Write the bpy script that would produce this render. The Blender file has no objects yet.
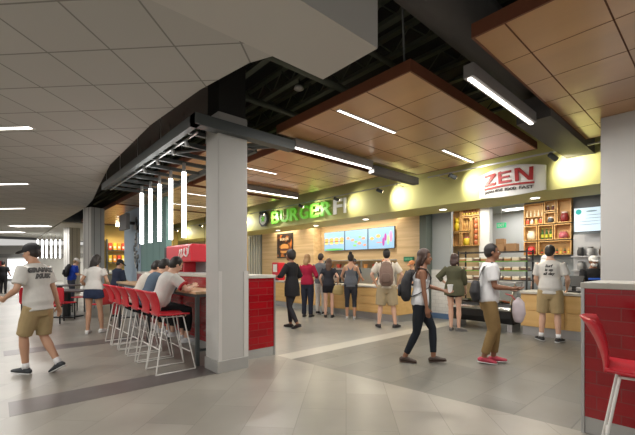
import bpy, bmesh, math, random
from mathutils import Vector, Matrix, noise
from mathutils.bvhtree import BVHTree
R = math.radians
PI = math.pi
random.seed(7)
sc = bpy.context.scene
COL = sc.collection

ORD = ['first', 'second', 'third', 'fourth', 'fifth', 'sixth', 'seventh', 'eighth', 'ninth', 'tenth']
# ------------------------------------------------------------------ camera
TH = 48.4
cam_d = bpy.data.cameras.new('camera')
cam = bpy.data.objects.new('camera', cam_d); COL.objects.link(cam)
cam.location = (0, 0, 1.42)
cam.rotation_euler = (R(90), 0, R(TH))
cam_d.sensor_width = 36
cam_d.lens = 363 / 635 * 36
cam_d.shift_y = (266 - 217.5) / 635
cam_d.clip_start = 0.05; cam_d.clip_end = 200
sc.camera = cam
# ------------------------------------------------------------------ world, exposure
w = bpy.data.worlds.new('world'); sc.world = w; w.use_nodes = True
w.node_tree.nodes['Background'].inputs[0].default_value = (1.0, 0.975, 0.93, 1)
w.node_tree.nodes['Background'].inputs[1].default_value = 0.42
sc.view_settings.view_transform = 'Standard'
sc.view_settings.look = 'None'
sc.view_settings.exposure = 0.55
sc.view_settings.gamma = 1
sc.view_settings.use_curve_mapping = False

def area(loc, sx, sy, power, color=(1, .97, .93), rot=(0, 0, 0), name='area_light', spread=180):
    d = bpy.data.lights.new(name, 'AREA'); d.shape = 'RECTANGLE'; d.size = sx; d.size_y = sy
    d.energy = power; d.color = color; d.spread = R(spread)
    o = bpy.data.objects.new(name, d); COL.objects.link(o); o.location = loc; o.rotation_euler = rot
    return o
def spot(loc, target, power, color=(1, .93, .8), size=50, blend=1.0, rad=.03, name='spot_light'):
    d = bpy.data.lights.new(name, 'SPOT'); d.energy = power; d.color = color
    d.spot_size = R(size); d.spot_blend = blend; d.shadow_soft_size = rad
    o = bpy.data.objects.new(name, d); COL.objects.link(o); o.location = loc
    o.rotation_euler = (Vector(target) - Vector(loc)).to_track_quat('-Z', 'Y').to_euler()
    return o

# ------------------------------------------------------------------ materials
MATS = {}
def mat(name, col, rough=.6, metal=0, var=0, vscale=8, emit=0, ecol=None, trans=0, coat=0, bump=0, spec=.5):
    if name in MATS: return MATS[name]
    m = bpy.data.materials.new(name); m.use_nodes = True; MATS[name] = m
    nt = m.node_tree; b = nt.nodes['Principled BSDF']
    b.inputs['Base Color'].default_value = (*col, 1)
    b.inputs['Roughness'].default_value = rough
    b.inputs['Metallic'].default_value = metal
    b.inputs['Specular IOR Level'].default_value = spec
    if coat: b.inputs['Coat Weight'].default_value = coat
    if trans:
        b.inputs['Transmission Weight'].default_value = trans
    if emit:
        b.inputs['Emission Color'].default_value = (*(ecol or col), 1)
        b.inputs['Emission Strength'].default_value = emit
    if var or bump:
        tc = nt.nodes.new('ShaderNodeTexCoord'); n = nt.nodes.new('ShaderNodeTexNoise')
        n.inputs['Scale'].default_value = vscale; n.inputs['Detail'].default_value = 4
        nt.links.new(tc.outputs['Object'], n.inputs['Vector'])
        if var:
            mx = nt.nodes.new('ShaderNodeMix'); mx.data_type = 'RGBA'
            mx.inputs['A'].default_value = (*[max(0, c * (1 - var)) for c in col], 1)
            mx.inputs['B'].default_value = (*[min(1, c * (1 + var)) for c in col], 1)
            nt.links.new(n.outputs['Fac'], mx.inputs['Factor'])
            nt.links.new(mx.outputs['Result'], b.inputs['Base Color'])
        if bump:
            bp = nt.nodes.new('ShaderNodeBump'); bp.inputs['Strength'].default_value = bump
            bp.inputs['Distance'].default_value = .01
            nt.links.new(n.outputs['Fac'], bp.inputs['Height']); nt.links.new(bp.outputs['Normal'], b.inputs['Normal'])
    return m

def tiled(name, c1, c2, cm, bw, bh, mortar=.01, off=.5, rough=.4, axis='xy', rot=0, var=.0, shift=(0, 0), spec=.5, nscale=1.5, coat=0, bias=0):
    """brick-pattern surface; axis picks which world plane carries the pattern"""
    m = bpy.data.materials.new(name); m.use_nodes = True; MATS[name] = m
    nt = m.node_tree; N = nt.nodes; L = nt.links; b = N['Principled BSDF']
    b.inputs['Roughness'].default_value = rough; b.inputs['Specular IOR Level'].default_value = spec
    if coat: b.inputs['Coat Weight'].default_value = coat
    g = N.new('ShaderNodeNewGeometry'); sp = N.new('ShaderNodeSeparateXYZ'); cb = N.new('ShaderNodeCombineXYZ')
    L.new(g.outputs['Position'], sp.inputs[0])
    if axis == 'xy': L.new(sp.outputs[0], cb.inputs[0]); L.new(sp.outputs[1], cb.inputs[1])
    if axis == 'xz': L.new(sp.outputs[0], cb.inputs[0]); L.new(sp.outputs[2], cb.inputs[1])
    if axis == 'yz': L.new(sp.outputs[1], cb.inputs[0]); L.new(sp.outputs[2], cb.inputs[1])
    if axis == 'xyz':
        ad = N.new('ShaderNodeMath'); ad.operation = 'ADD'
        L.new(sp.outputs[0], ad.inputs[0]); L.new(sp.outputs[1], ad.inputs[1]); L.new(ad.outputs[0], cb.inputs[0]); L.new(sp.outputs[2], cb.inputs[1])
    mp = N.new('ShaderNodeMapping'); mp.inputs['Rotation'].default_value = (0, 0, rot); mp.inputs['Location'].default_value = (*shift, 0)
    L.new(cb.outputs[0], mp.inputs['Vector'])
    br = N.new('ShaderNodeTexBrick'); br.offset = off; br.inputs['Scale'].default_value = 1
    br.inputs['Brick Width'].default_value = bw; br.inputs['Row Height'].default_value = bh
    br.inputs['Mortar Size'].default_value = mortar; br.inputs['Mortar Smooth'].default_value = .3; br.inputs['Bias'].default_value = bias
    br.inputs['Color1'].default_value = (*c1, 1); br.inputs['Color2'].default_value = (*c2, 1); br.inputs['Mortar'].default_value = (*cm, 1)
    L.new(mp.outputs[0], br.inputs['Vector'])
    out = br.outputs['Color']
    if var:
        n = N.new('ShaderNodeTexNoise'); n.inputs['Scale'].default_value = nscale; n.inputs['Detail'].default_value = 5
        L.new(mp.outputs[0], n.inputs['Vector'])
        mr = N.new('ShaderNodeMapRange'); mr.inputs['To Min'].default_value = 1 - var; mr.inputs['To Max'].default_value = 1 + var
        mr.inputs['From Min'].default_value = .25; mr.inputs['From Max'].default_value = .75
        L.new(n.outputs['Fac'], mr.inputs['Value'])
        mx = N.new('ShaderNodeVectorMath'); mx.operation = 'SCALE'
        L.new(out, mx.inputs[0]); L.new(mr.outputs[0], mx.inputs['Scale']); out = mx.outputs[0]
    L.new(out, b.inputs['Base Color'])
    bp = N.new('ShaderNodeBump'); bp.inputs['Strength'].default_value = .25; bp.inputs['Distance'].default_value = .004; bp.invert = True
    L.new(br.outputs['Fac'], bp.inputs['Height']); L.new(bp.outputs['Normal'], b.inputs['Normal'])
    return m

def woodmat(name, c1, c2, axis='x', rough=.35, scale=3):
    m = bpy.data.materials.new(name); m.use_nodes = True; MATS[name] = m
    nt = m.node_tree; N = nt.nodes; L = nt.links; b = N['Principled BSDF']; b.inputs['Roughness'].default_value = rough
    tc = N.new('ShaderNodeNewGeometry'); mp = N.new('ShaderNodeMapping')
    s = {'x': (.25, 3, 6), 'y': (3, .25, 3), 'z': (6, 6, .3)}[axis]
    mp.inputs['Scale'].default_value = [v * scale for v in s]
    n = N.new('ShaderNodeTexNoise'); n.inputs['Scale'].default_value = 1; n.inputs['Detail'].default_value = 5
    L.new(tc.outputs['Position'], mp.inputs['Vector']); L.new(mp.outputs[0], n.inputs['Vector'])
    r = N.new('ShaderNodeValToRGB'); r.color_ramp.elements[0].color = (*c1, 1); r.color_ramp.elements[1].color = (*c2, 1)
    r.color_ramp.elements[0].position = .3; r.color_ramp.elements[1].position = .7
    if 'cherry' in name: b.inputs['Coat Weight'].default_value = 1.0; b.inputs['Coat Roughness'].default_value = .28; b.inputs['Specular IOR Level'].default_value = .8
    L.new(n.outputs['Fac'], r.inputs[0]); L.new(r.outputs[0], b.inputs['Base Color'])
    return m

RED = (.50, .012, .02)
m_tile = tiled('tan_floor_tile', (.285, .264, .226), (.232, .216, .184), (.185, .172, .145), .9, .45, .004, rough=.33, rot=R(46.1), var=.13)
m_slate = tiled('slate_floor_tile', (.172, .165, .142), (.132, .127, .110), (.098, .095, .085), .9, .45, .006, rough=.36, rot=PI / 2, var=.16)
m_greyfloor = tiled('grey_floor_tile', (.28, .275, .245), (.25, .245, .22), (.20, .195, .175), .9, .45, .005, rough=.33, rot=PI / 2, var=.12)
m_stripd = mat('dark_strip_tile', (.115, .10, .095), .35, var=.25, vscale=3)
m_stripl = mat('light_strip_tile', (.42, .40, .34), .35, var=.08, vscale=3)
m_redtile = tiled('red_glazed_tile', (.36, .003, .008), (.27, .002, .006), (.25, .03, .03), .32, .108, .005, rough=.14, axis='xyz', coat=.15)
m_ceil = tiled('ceiling_tile', (.52, .508, .475), (.49, .478, .448), (.27, .26, .24), .61, .61, .010, off=0, rough=.9, rot=R(-43.9), spec=.1, shift=(.32, .50))
m_bulk = mat('painted_drywall', (.56, .54, .50), .85)
m_void = mat('void_black', (.028, .028, .026), .9)
m_duct = mat('duct_grey', (.075, .07, .066), .7, var=.1)
m_pipe = mat('pipe_grey', (.10, .11, .08), .6)
m_steel = mat('dark_steel_frame', (.085, .095, .095), .45, .2)
m_cloud = woodmat('cherry_wood_panel', (.44, .205, .060), (.58, .30, .095), 'x', .30, .5)
m_cloudedge = mat('cherry_wood_edge', (.17, .055, .025), .5)
m_seam = mat('panel_seam', (.14, .055, .025), .8)
m_conc = mat('column_grey', (.49, .48, .455), .6, var=.06, vscale=3)
m_guard = mat('corner_guard', (.62, .60, .57), .4)
m_metalpl = mat('brushed_plinth', (.45, .45, .43), .4, .4)
m_quartz = mat('pale_quartz', (.52, .50, .44), .3, var=.08, vscale=30)
m_olive = mat('olive_paint', (.50, .475, .18), .6)
m_wallw = woodmat('pale_wood_plank', (.48, .34, .18), (.66, .49, .29), 'x', .5, 2)
m_cwood = woodmat('counter_wood', (.60, .37, .13), (.70, .46, .19), 'x', .4, 2)
m_crate = woodmat('crate_wood', (.50, .28, .09), (.66, .40, .15), 'x', .5, 4)
m_white = mat('white_paint', (.75, .75, .73), .5)
m_whitetile = tiled('white_wall_tile', (.72, .72, .70), (.68, .68, .66), (.5, .5, .5), .2, .1, .004, rough=.2, axis='xz')
m_grey = mat('grey_wall', (.30, .33, .35), .6)
m_dkjamb = mat('dark_jamb', (.09, .11, .10), .6)
m_blue = mat('blue_base', (.10, .18, .33), .5)
m_teal = mat('teal_panel', (.20, .36, .34), .6)
m_bluep = mat('blue_white_panel', (.42, .55, .68), .6)
m_black = mat('black_plastic', (.015, .015, .016), .45)
m_chrome = mat('chrome', (.75, .75, .73), .2, 1)
m_rod = mat('white_rod', (.78, .76, .72), .35)
m_stain = mat('stainless', (.5, .5, .5), .35, .8)
m_redpl = mat('red_plastic', (.56, .014, .028), .35, coat=.2)
m_table = woodmat('maple_top', (.52, .33, .18), (.62, .42, .25), 'x', .4, 2)
m_glow = mat('lamp_glow', (1, 1, 1), .5, emit=3.5, ecol=(1, .93, .86))
m_glowc = mat('ceiling_strip_glow', (1, 1, 1), .5, emit=5, ecol=(1, .94, .85))
m_tube = mat('tube_glow', (1, 1, 1), .5, emit=5.5, ecol=(.98, 1, .96))
m_warm = mat('warm_glow', (1, 1, 1), .5, emit=8, ecol=(1, .8, .5))
m_green = mat('sign_green', (.14, .46, .04), .4, emit=.30, ecol=(.16, .6, .03))
m_signw = mat('sign_white', (.8, .8, .76), .5)
m_signr = mat('sign_red', (.42, .03, .03), .5)
m_glass = mat('glass', (.9, .95, .95), .05, trans=1)
m_exit = mat('exit_green', (.03, .5, .2), .5, emit=.35, ecol=(.05, .7, .3))

# ------------------------------------------------------------------ mesh helpers
def box(bm, x0, x1, y0, y1, z0, z1):
    vs = [bm.verts.new(p) for p in ((x0, y0, z0), (x1, y0, z0), (x1, y1, z0), (x0, y1, z0), (x0, y0, z1), (x1, y0, z1), (x1, y1, z1), (x0, y1, z1))]
    for f in ((3, 2, 1, 0), (4, 5, 6, 7), (0, 1, 5, 4), (1, 2, 6, 5), (2, 3, 7, 6), (3, 0, 4, 7)):
        bm.faces.new([vs[i] for i in f])
    return vs
def B(*a):
    bm = bmesh.new(); box(bm, *a); return bm
def prism(bm, pts, z0, z1):
    lo = [bm.verts.new((x, y, z0)) for x, y in pts]; hi = [bm.verts.new((x, y, z1)) for x, y in pts]
    bm.faces.new(lo[::-1]); bm.faces.new(hi)
    n = len(pts)
    for i in range(n): bm.faces.new((lo[i], lo[(i + 1) % n], hi[(i + 1) % n], hi[i]))
def ell(bm, c, r, rot=None, seg=14):
    M = Matrix.Translation(c) @ (rot.to_4x4() if rot else Matrix.Identity(4)) @ Matrix.Diagonal((*r, 1))
    return bmesh.ops.create_uvsphere(bm, u_segments=seg, v_segments=max(6, seg * 2 // 3), radius=1, matrix=M)['verts']
def tube(bm, pts, rads, ref=(1, 0, 0), n=12, cap=True, round_=True):
    pts = [Vector(p) for p in pts]; k = len(pts)
    rr = [(r, r) if not isinstance(r, (tuple, list)) else tuple(r) for r in rads]
    if len(rr) == 1: rr = rr * k
    tans = []
    for i in range(k):
        t = pts[min(i + 1, k - 1)] - pts[max(i - 1, 0)]
        tans.append(t.normalized() if t.length > 1e-9 else Vector((0, 0, 1)))
    P = list(pts); Q = list(rr); T = list(tans)
    if cap and round_:
        a = min(rr[0]); b = min(rr[-1])
        P = [pts[0] - tans[0] * a * .75] + P + [pts[-1] + tans[-1] * b * .75]
        Q = [(rr[0][0] * .6, rr[0][1] * .6)] + Q + [(rr[-1][0] * .6, rr[-1][1] * .6)]
        T = [tans[0]] + T + [tans[-1]]
    rings = []
    rf = Vector(ref)
    for p, q, t in zip(P, Q, T):
        u = rf - t * rf.dot(t)
        if u.length < 1e-4: u = t.orthogonal()
        u.normalize(); v = t.cross(u)
        rings.append([bm.verts.new(p + u * math.cos(2 * PI * j / n) * q[0] + v * math.sin(2 * PI * j / n) * q[1]) for j in range(n)])
    for a, b in zip(rings, rings[1:]):
        for j in range(n): bm.faces.new((a[j], a[(j + 1) % n], b[(j + 1) % n], b[j]))
    if cap:
        bm.faces.new(rings[0][::-1]); bm.faces.new(rings[-1])
def cyl(bm, x, y, z0, z1, r, n=16, r2=None):
    tube(bm, [(x, y, z0), (x, y, z1)], [r, r2 or r], n=n, round_=False)
def obj(name, bm, m, parent=None, loc=None, smooth=False, bev=0, rotz=0):
    if isinstance(bm, bmesh.types.BMesh):
        bmesh.ops.recalc_face_normals(bm, faces=bm.faces)
        me = bpy.data.meshes.new(name); bm.to_mesh(me); bm.free()
    else: me = bm
    me.materials.clear(); me.materials.append(m)
    if smooth:
        for p in me.polygons: p.use_smooth = True
    o = bpy.data.objects.new(name, me); COL.objects.link(o)
    if parent: o.parent = parent
    if loc: o.location = loc
    if rotz: o.rotation_euler = (0, 0, rotz)
    if bev:
        md = o.modifiers.new('bevel', 'BEVEL'); md.width = bev; md.segments = 2; md.limit_method = 'ANGLE'
    return o
def tag(o, label, cat, group=None, kind=None):
    o['label'] = label; o['category'] = cat
    if group: o['group'] = group
    if kind: o['kind'] = kind
    return o
def thing(name, label, cat, loc=(0, 0, 0), rotz=0, group=None):
    o = bpy.data.objects.new(name, None); COL.objects.link(o); o.empty_display_size = .1
    o.location = loc; o.rotation_euler = (0, 0, rotz)
    return tag(o, label, cat, group)
def struct(name, bm, m, parent=None, **k):
    o = obj(name, bm, m, parent, **k)
    if not parent: o['kind'] = 'structure'
    return o
def dup(root, loc, rotz=None, label=None, mat_swap=None):
    r = root.copy(); COL.objects.link(r); r.location = loc
    if rotz is not None: r.rotation_euler = (0, 0, rotz)
    if label: r['label'] = label
    def rec(src, dst):
        for ch in [c for c in ALLCH.get(src.name, [])]:
            c = ch.copy(); COL.objects.link(c); c.parent = dst; rec(ch, c)
    rec(root, r)
    return r
ALLCH = {}
def index(root):
    def rec(o):
        ALLCH[o.name] = [c for c in bpy.data.objects if c.parent == o]
        for c in ALLCH[o.name]: rec(c)
    rec(root)
FONT_CACHE = {}
def text_bm(s, size, depth=.0, bold=0, shear=0, res=4):
    c = bpy.data.curves.new('t', 'FONT'); c.body = s; c.size = size; c.extrude = depth; c.offset = bold; c.shear = shear
    c.resolution_u = res; c.align_x = 'LEFT'
    o = bpy.data.objects.new('t', c); COL.objects.link(o)
    dg = bpy.context.evaluated_depsgraph_get(); me = bpy.data.meshes.new_from_object(o.evaluated_get(dg))
    bm = bmesh.new(); bm.from_mesh(me)
    bpy.data.objects.remove(o); bpy.data.curves.remove(c); bpy.data.meshes.remove(me)
    return bm
def xf(bm, M):
    bmesh.ops.transform(bm, matrix=M, verts=bm.verts); return bm
UP_XZ = Matrix.Rotation(PI / 2, 4, 'X')          # text lies in XZ facing -Y
def fit(bm, x0, x1, z0, z1, y):
    """scale a flat XY shape into the XZ rectangle at depth y, facing -Y"""
    xs = [v.co.x for v in bm.verts]; ys = [v.co.y for v in bm.verts]
    sx = (x1 - x0) / max(1e-6, max(xs) - min(xs)); sz = (z1 - z0) / max(1e-6, max(ys) - min(ys))
    mx, my = min(xs), min(ys)
    for v in bm.verts:
        x, yy, z = v.co
        v.co = (x0 + (x - mx) * sx, y - z, z0 + (yy - my) * sz)
    return bm

# ================================================================== THE SETTING
# floor: tan tile everywhere, slate court beyond, with strips
BND = 3.42     # front line of the food court floor (right part)
bm = bmesh.new()
def quad(bm, pts, z=0): bm.faces.new([bm.verts.new((x, y, z)) for x, y in pts])
quad(bm, [(-60, -14), (9, -14), (9, 3.82), (-.9, 3.76), (-2.06, 3.62), (-4.80, 3.34), (-60, 3.34)])
struct('floor', bm, m_tile)
bm = bmesh.new(); quad(bm, [(-4.40, 3.38), (-2.06, 3.62), (-.9, 3.76), (9, 3.82), (9, 16), (-4.40, 16)])
struct('floor', bm, m_slate)
bm = bmesh.new(); quad(bm, [(-60, 3.34), (-4.80, 3.34), (-4.74, 3.35), (-4.74, 16), (-60, 16)])
struct('floor', bm, m_greyfloor)
bm = bmesh.new(); quad(bm, [(-4.74, 3.35), (-4.40, 3.38), (-4.40, 16), (-4.74, 16)])
struct('trim_1', bm, m_stripl)
struct('trim_2', B(-4.96, -4.48, .10, 2.21, -.01, .0015), m_stripd)
struct('trim_3', B(-8.0, -7.55, .1, 2.2, -.01, .0015), m_stripd)
struct('trim_11', B(-7.9, -4.96, 3.0, 3.3, -.01, .0015), m_stripd)

# main hall ceiling with its curved edge (z 3.4)
def arc(t):   # edge curve, X -> Y
    P = [(-2.69, 2.02), (-3.1, 1.85), (-3.93, 1.72), (-5.37, 1.63), (-8.0, 1.68), (-10.3, 1.92), (-12.6, 2.19), (-14.5, 2.29), (-20, 2.2), (-32, 2.2)]
    return P
edge = arc(0)
bm = bmesh.new(); prism(bm, [(-32, -14)] + [(9, -14), (9, -.6), (-2.69, -.6)] + edge, 3.4, 3.46)
struct('ceiling', bm, m_ceil)
bm = bmesh.new()
inner = [(x, y - .05) for x, y in edge]
prism(bm, edge + inner[::-1], 3.461, 4.75)
struct('trim_4', bm, m_void)
bm = bmesh.new(); box(bm, -2.70, -2.0, -.9, 2.47, 3.3, 4.7)
struct('trim_5', bm, m_bulk)
struct('ceiling', B(-60, 12, -14, 20, 4.8, 4.9), m_void)
# front and side closing walls of the plenum
struct('wall_plenum', B(-60, 12, 12, 12.1, 0, 4.8), m_grey)

struct('trim_13', B(-19.5, -5.0, 1.95, 2.75, 4.05, 4.1), mat('dark_brown_board', (.045, .038, .03), .9))
# exposed structure above the court
def dark(name, bm, label, cat, m=m_duct, group=None, smooth=False):
    o = obj(name, bm, m, smooth=smooth); return tag(o, label, cat, group)
bm = bmesh.new(); tube(bm, [(-1.78, -.5, 3.98), (-1.78, 7.45, 3.98)], [.27], n=24, round_=False)
dark('air_duct', bm, 'large round dark grey air duct running over the gap between the wood ceilings', 'duct', smooth=True)
yy = [2.75, 3.4, 4.0, 4.8, 5.8, 6.8]
where = ['nearest the white bulkhead corner', 'second beyond the white bulkhead', 'third beyond the white bulkhead', 'above the middle of the wood ceiling', 'above the rear of the wood ceiling', 'nearest the olive fascia']
for y, wh in zip(yy, where):
    bm = bmesh.new(); box(bm, -19.5, 3, y, y + .09, 4.25, 4.3); box(bm, -19.5, 3, y, y + .09, 4.55, 4.6)
    for k in range(28):
        x = -12 + k * .5; tube(bm, [(x, y + .045, 4.3), (x + .25, y + .045, 4.55), (x + .5, y + .045, 4.3)], [.012], n=5)
    dark('ceiling_joist', bm, 'dark open-web roof joist, ' + wh, 'joist', m_pipe, 'roof joists above the court')
for i, (x, z, r, wh) in enumerate([(-3.5, 3.85, .05, 'left of the white bulkhead, lowest'), (-2.9, 4.05, .035, 'close to the white bulkhead'), (-4.9, 4.0, .045, 'above the steel canopy beam'), (-.9, 4.05, .04, 'above the right wood ceiling')]):
    bm = bmesh.new(); tube(bm, [(x, -.4 if x > -2 else 2.2, z), (x, 11, z)], [r], n=10, round_=False)
    dark('conduit_pipe', bm, 'thin dark service pipe, ' + wh, 'pipe', m_pipe, 'service pipes overhead', True)
bm = bmesh.new(); tube(bm, [(-1.9, 2.35, 4.5), (-2.05, 2.9, 3.9), (-2.3, 3.3, 3.5)], [.012], n=8)
dark('hanger_cable', bm, 'thin slanting grey cable right of the white bulkhead', 'cable', m_steel, None, True)
t = thing('smoke_detector', 'round white detector hanging in the dark void beside the white bulkhead', 'smoke detector', (-4.3, 3.44, 4.1))
bm = bmesh.new(); cyl(bm, 0, 0, 0, .04, .075, 20, .06); obj('body', bm, m_white, t, smooth=True)
bm = bmesh.new(); cyl(bm, 0, 0, .04, .70, .012, 8); obj('conduit', bm, m_pipe, t)

# ------------------------------------------------------------------ wood ceiling clouds
def cloud(x0, x1, y0, y1, label, pitch=.6, step=.63, z=3.4):
    t = thing('wood_ceiling', label, 'ceiling panel', (0, 0, 0), 0, 'suspended cherry wood ceilings')
    o = obj('panel_field', B(x0 + .012, x1 - .012, y0 + .012, y1 - .012, z, z + .05), m_cloud, t)
    obj('edge_trim', None or _frame(x0, x1, y0, y1, z - .004, z + .12, .02), m_cloudedge, t)
    bm = bmesh.new(); x = x1 - pitch
    while x > x0 + .1: box(bm, x - .006, x + .006, y0 + .02, y1 - .02, z - .002, z + .01); x -= pitch
    y = y0 + step
    while y < y1 - .1: box(bm, x0 + .02, x1 - .02, y - .004, y + .004, z - .0015, z + .01); y += step
    obj('seam', bm, m_seam, t)
    return t
def _frame(x0, x1, y0, y1, z0, z1, w_):
    bm = bmesh.new()
    box(bm, x0, x1, y0, y0 + w_, z0, z1); box(bm, x0, x1, y1 - w_, y1, z0, z1)
    box(bm, x0, x0 + w_, y0 + w_, y1 - w_, z0, z1); box(bm, x1 - w_, x1, y0 + w_, y1 - w_, z0, z1)
    return bm
cloud(-4.46, -2.12, 3.14, 6.85, 'large central cherry wood ceiling panel between the two dark slots')
cloud(-1.47, 3.0, 3.09, 6.92, 'cherry wood ceiling panel at the upper right, above the grey column')
cloud(-8.6, -5.0, 3.6, 6.35, 'cherry wood ceiling panel in front of the green letters, left of the long beam')
cloud(-8.6, -5.0, 2.7, 3.4, 'narrow strip of cherry wood ceiling seen just right of the grey column top')
cloud(-12.8, -8.8, 2.9, 6.35, 'cherry wood ceiling panel seen between the hanging tubes and the column')
cloud(-19.3, -13.0, 2.9, 6.35, 'farthest cherry wood ceiling panel at the left end of the court')

# ------------------------------------------------------------------ linear fixtures
def fixture(x, y0, y1, z, label, power, housing=True, wd=.036):
    t = thing('linear_light', label, 'ceiling light', (x, (y0 + y1) / 2, z), 0, 'linear ceiling lights of the court')
    h = (y1 - y0) / 2
    if housing: obj('housing', B(-.05, .05, -h - .02, h + .02, .012, .14), mat('lamp_housing', (.20, .185, .175), .6), t)
    else: obj('trim_ring', _frame(-wd / 2 - .015, wd / 2 + .015, -h - .015, h + .015, -.006, .01, .012), m_white, t)
    obj('diffuser', B(-wd / 2, wd / 2, -h, h, -.004, .012), m_glow, t)
    area((x, (y0 + y1) / 2, z - .01), wd, y1 - y0, power)
fixture(-3.26, 3.25, 4.42, 3.392, 'short light strip recessed near the front of the central wood ceiling', 22, False)
fixture(-3.2, 5.7, 6.8, 3.392, 'light strip recessed at the back of the central wood ceiling', 22, False)
fixture(-1.66, 3.45, 5.15, 3.24, 'bright light bar under the dark duct between the two wood ceilings', 34)
fixture(-4.42, 3.46, 5.25, 3.24, 'light bar set in the long dark beam left of the central wood ceiling', 30)
fixture(-6.4, 3.75, 4.5, 3.392, 'short light strip recessed in the left wood ceiling, right of the column', 18, False)
fixture(-7.7, 4.2, 6.1, 3.25, 'long light bar above the green letters, right of the column', 26)
fixture(-9.7, 3.9, 5.7, 3.392, 'light strip in the wood ceiling glimpsed between the tubes and the column', 22, False)
fixture(-11.6, 3.9, 5.7, 3.392, 'light strip in the wood ceiling glimpsed behind the hanging tubes', 22, False)
fixture(-16, 3.6, 5.6, 3.392, 'light strip in the farthest wood ceiling at the left', 24, False)
fixture(.6, 4.2, 5.8, 3.392, 'light strip in the right wood ceiling beyond the picture edge', 26, False)
# long beam carrying the light bar, and the slot beam
t = tag(obj('ceiling_beam', B(-4.49, -4.35, 5.27, 6.75, 3.16, 3.30), m_duct), 'dark beam continuing from the long light bar towards the olive fascia', 'beam')
t = tag(obj('ceiling_beam', B(-1.86, -1.46, 5.2, 7.5, 3.30, 3.6), m_duct), 'wide dark beam behind the bright light bar, ending over the curved white sign', 'beam')

# ------------------------------------------------------------------ hall ceiling lights (rotated hall grid)
HG = R(43.9)
fx = Vector((math.cos(HG), math.sin(HG)))
for i, (x, y, L_, wd, lab) in enumerate([(-6.85, .12, .75, .08, 'nearest recessed light strip in the pale hall ceiling at the left edge'),
        (-11.6, .12, 1.3, .10, 'second recessed light strip from the left edge in the pale hall ceiling'),
        (-16.6, .12, 1.8, .12, 'third recessed light strip in the pale hall ceiling, a thin line'),
        (-28.0, .3, 2.4, .6, 'wide light panel low at the far left of the hall ceiling'),
        (-22.85, 1.3, 1.9, .5, 'wide bright light panel above the capped man in the hall ceiling')]):
    t = thing('recessed_light', lab, 'ceiling light', (x, y, 3.4), HG, 'light strips in the hall ceiling')
    obj('trim_ring', _frame(-L_ / 2 - .02, L_ / 2 + .02, -wd / 2 - .02, wd / 2 + .02, -.012, -.001, .02), m_white, t)
    obj('diffuser', B(-L_ / 2, L_ / 2, -wd / 2, wd / 2, -.010, -.001), m_glowc, t)
    area((x, y, 3.385), L_, wd, 30 + 60 * wd * 2, rot=(0, 0, HG))
# lamps of the hall behind the camera
for x, y in ((-4.2, -2.2), (-.5, -1.8), (-7.5, -3.6), (2.6, -3), (-3, -5.5)):
    t = thing('recessed_light', 'recessed light strip in the hall ceiling behind the viewpoint', 'ceiling light', (x, y, 3.4), HG, 'hall lights behind the viewpoint'); t['label'] = 'recessed hall ceiling light strip behind the viewpoint, %s' % {-4.2: 'nearest on the left', -.5: 'nearest overhead', -7.5: 'far to the left', 2.6: 'to the right', -3: 'rearmost'}[x]
    obj('diffuser', B(-1.2, 1.2, -.06, .06, -.010, -.001), m_glowc, t)
    area((x, y, 3.385), 2.4, .12, 52, rot=(0, 0, HG))

# ------------------------------------------------------------------ fascia / soffit over the shops
struct('wall_fascia', B(-30, 3.5, 7.5, 7.62, 2.79, 4.8), m_olive)
struct('trim_6', B(-30, 3.5, 7.62, 8.62, 2.79, 2.85), m_olive)
struct('ceiling', B(-30, 3.5, 8.62, 12, 3.05, 3.1), mat('shop_ceiling', (.55, .55, .50), .8))
for k, x in enumerate((-11.4, -9.2, -7.0, -4.55, -2.55)):
    t = thing('downlight', ['round downlight under the olive soffit near the burger poster', 'round downlight under the soffit above the first menu screen', 'round downlight under the soffit above the third menu screen', 'round downlight under the soffit left of the curved white sign', 'round downlight under the soffit right below the curved white sign'][k], 'downlight', (x, 8.1, 2.79), 0, 'downlights in the olive soffit')
    bm = bmesh.new(); cyl(bm, 0, 0, -.008, .004, .10, 20); obj('trim_ring', bm, m_white, t)
    bm = bmesh.new(); cyl(bm, 0, 0, -.012, -.006, .08, 20); obj('lens', bm, m_glow, t)
    area((x, 8.1, 2.77), .16, .16, 14, (1, .88, .68))

# track rails with spot heads
def rail(x0, x1, heads, label):
    t = thing('track_rail', label, 'track light', (0, 7.02, 3.34), 0, 'track rails on the fascia')
    obj('rail', B(x0, x1, -.015, .015, -.012, .012), m_stain, t)
    for x in (x0 + .2, x1 - .2):
        bm = bmesh.new(); tube(bm, [(x, 0, 0), (x, .48, 0)], [.008], n=8); obj('bracket', bm, m_stain, t)
    return t
rail(-19.4, -5.0, [], 'long metal track rail in front of the green and white letters')
rail(-4.3, -.6, [], 'metal track rail in front of the curved white sign')
def head(x, label, tx=None, power=20, size=115, col=(1, .95, .78)):
    t = thing('spotlight', label, 'spotlight', (x, 7.02, 3.30), 0, 'spotlights on the track rails')
    a = Vector((0, 0, -.03)); d = Vector(((tx or x + .35) - x, .45, -.22)).normalized()
    bm = bmesh.new(); tube(bm, [a - d * .06, a + d * .10], [.04, .045], n=16, round_=False); obj('can', bm, m_steel, t, smooth=False)
    bm = bmesh.new(); tube(bm, [(0, 0, .03), a], [.010], n=8); obj('yoke', bm, m_steel, t)
    bm = bmesh.new(); tube(bm, [a + d * .098, a + d * .104], [.036], n=16, round_=False); obj('lens', bm, m_warm, t)
    l = Vector((x, 7.02, 3.30)) + a + d * .14
    spot(l, Vector((tx or x + .35, 7.5, 3.12)), power, col, size)
head(-10.9, 'track spotlight above the star emblem')
head(-8.7, 'track spotlight above the middle of the green letters')
head(-7.15, 'track spotlight just over the white letters at the end of the sign', power=22)
head(-5.65, 'track spotlight between the white letters and the fascia corner', power=38)
head(-3.75, 'track spotlight left of the curved white sign', power=38)
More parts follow.
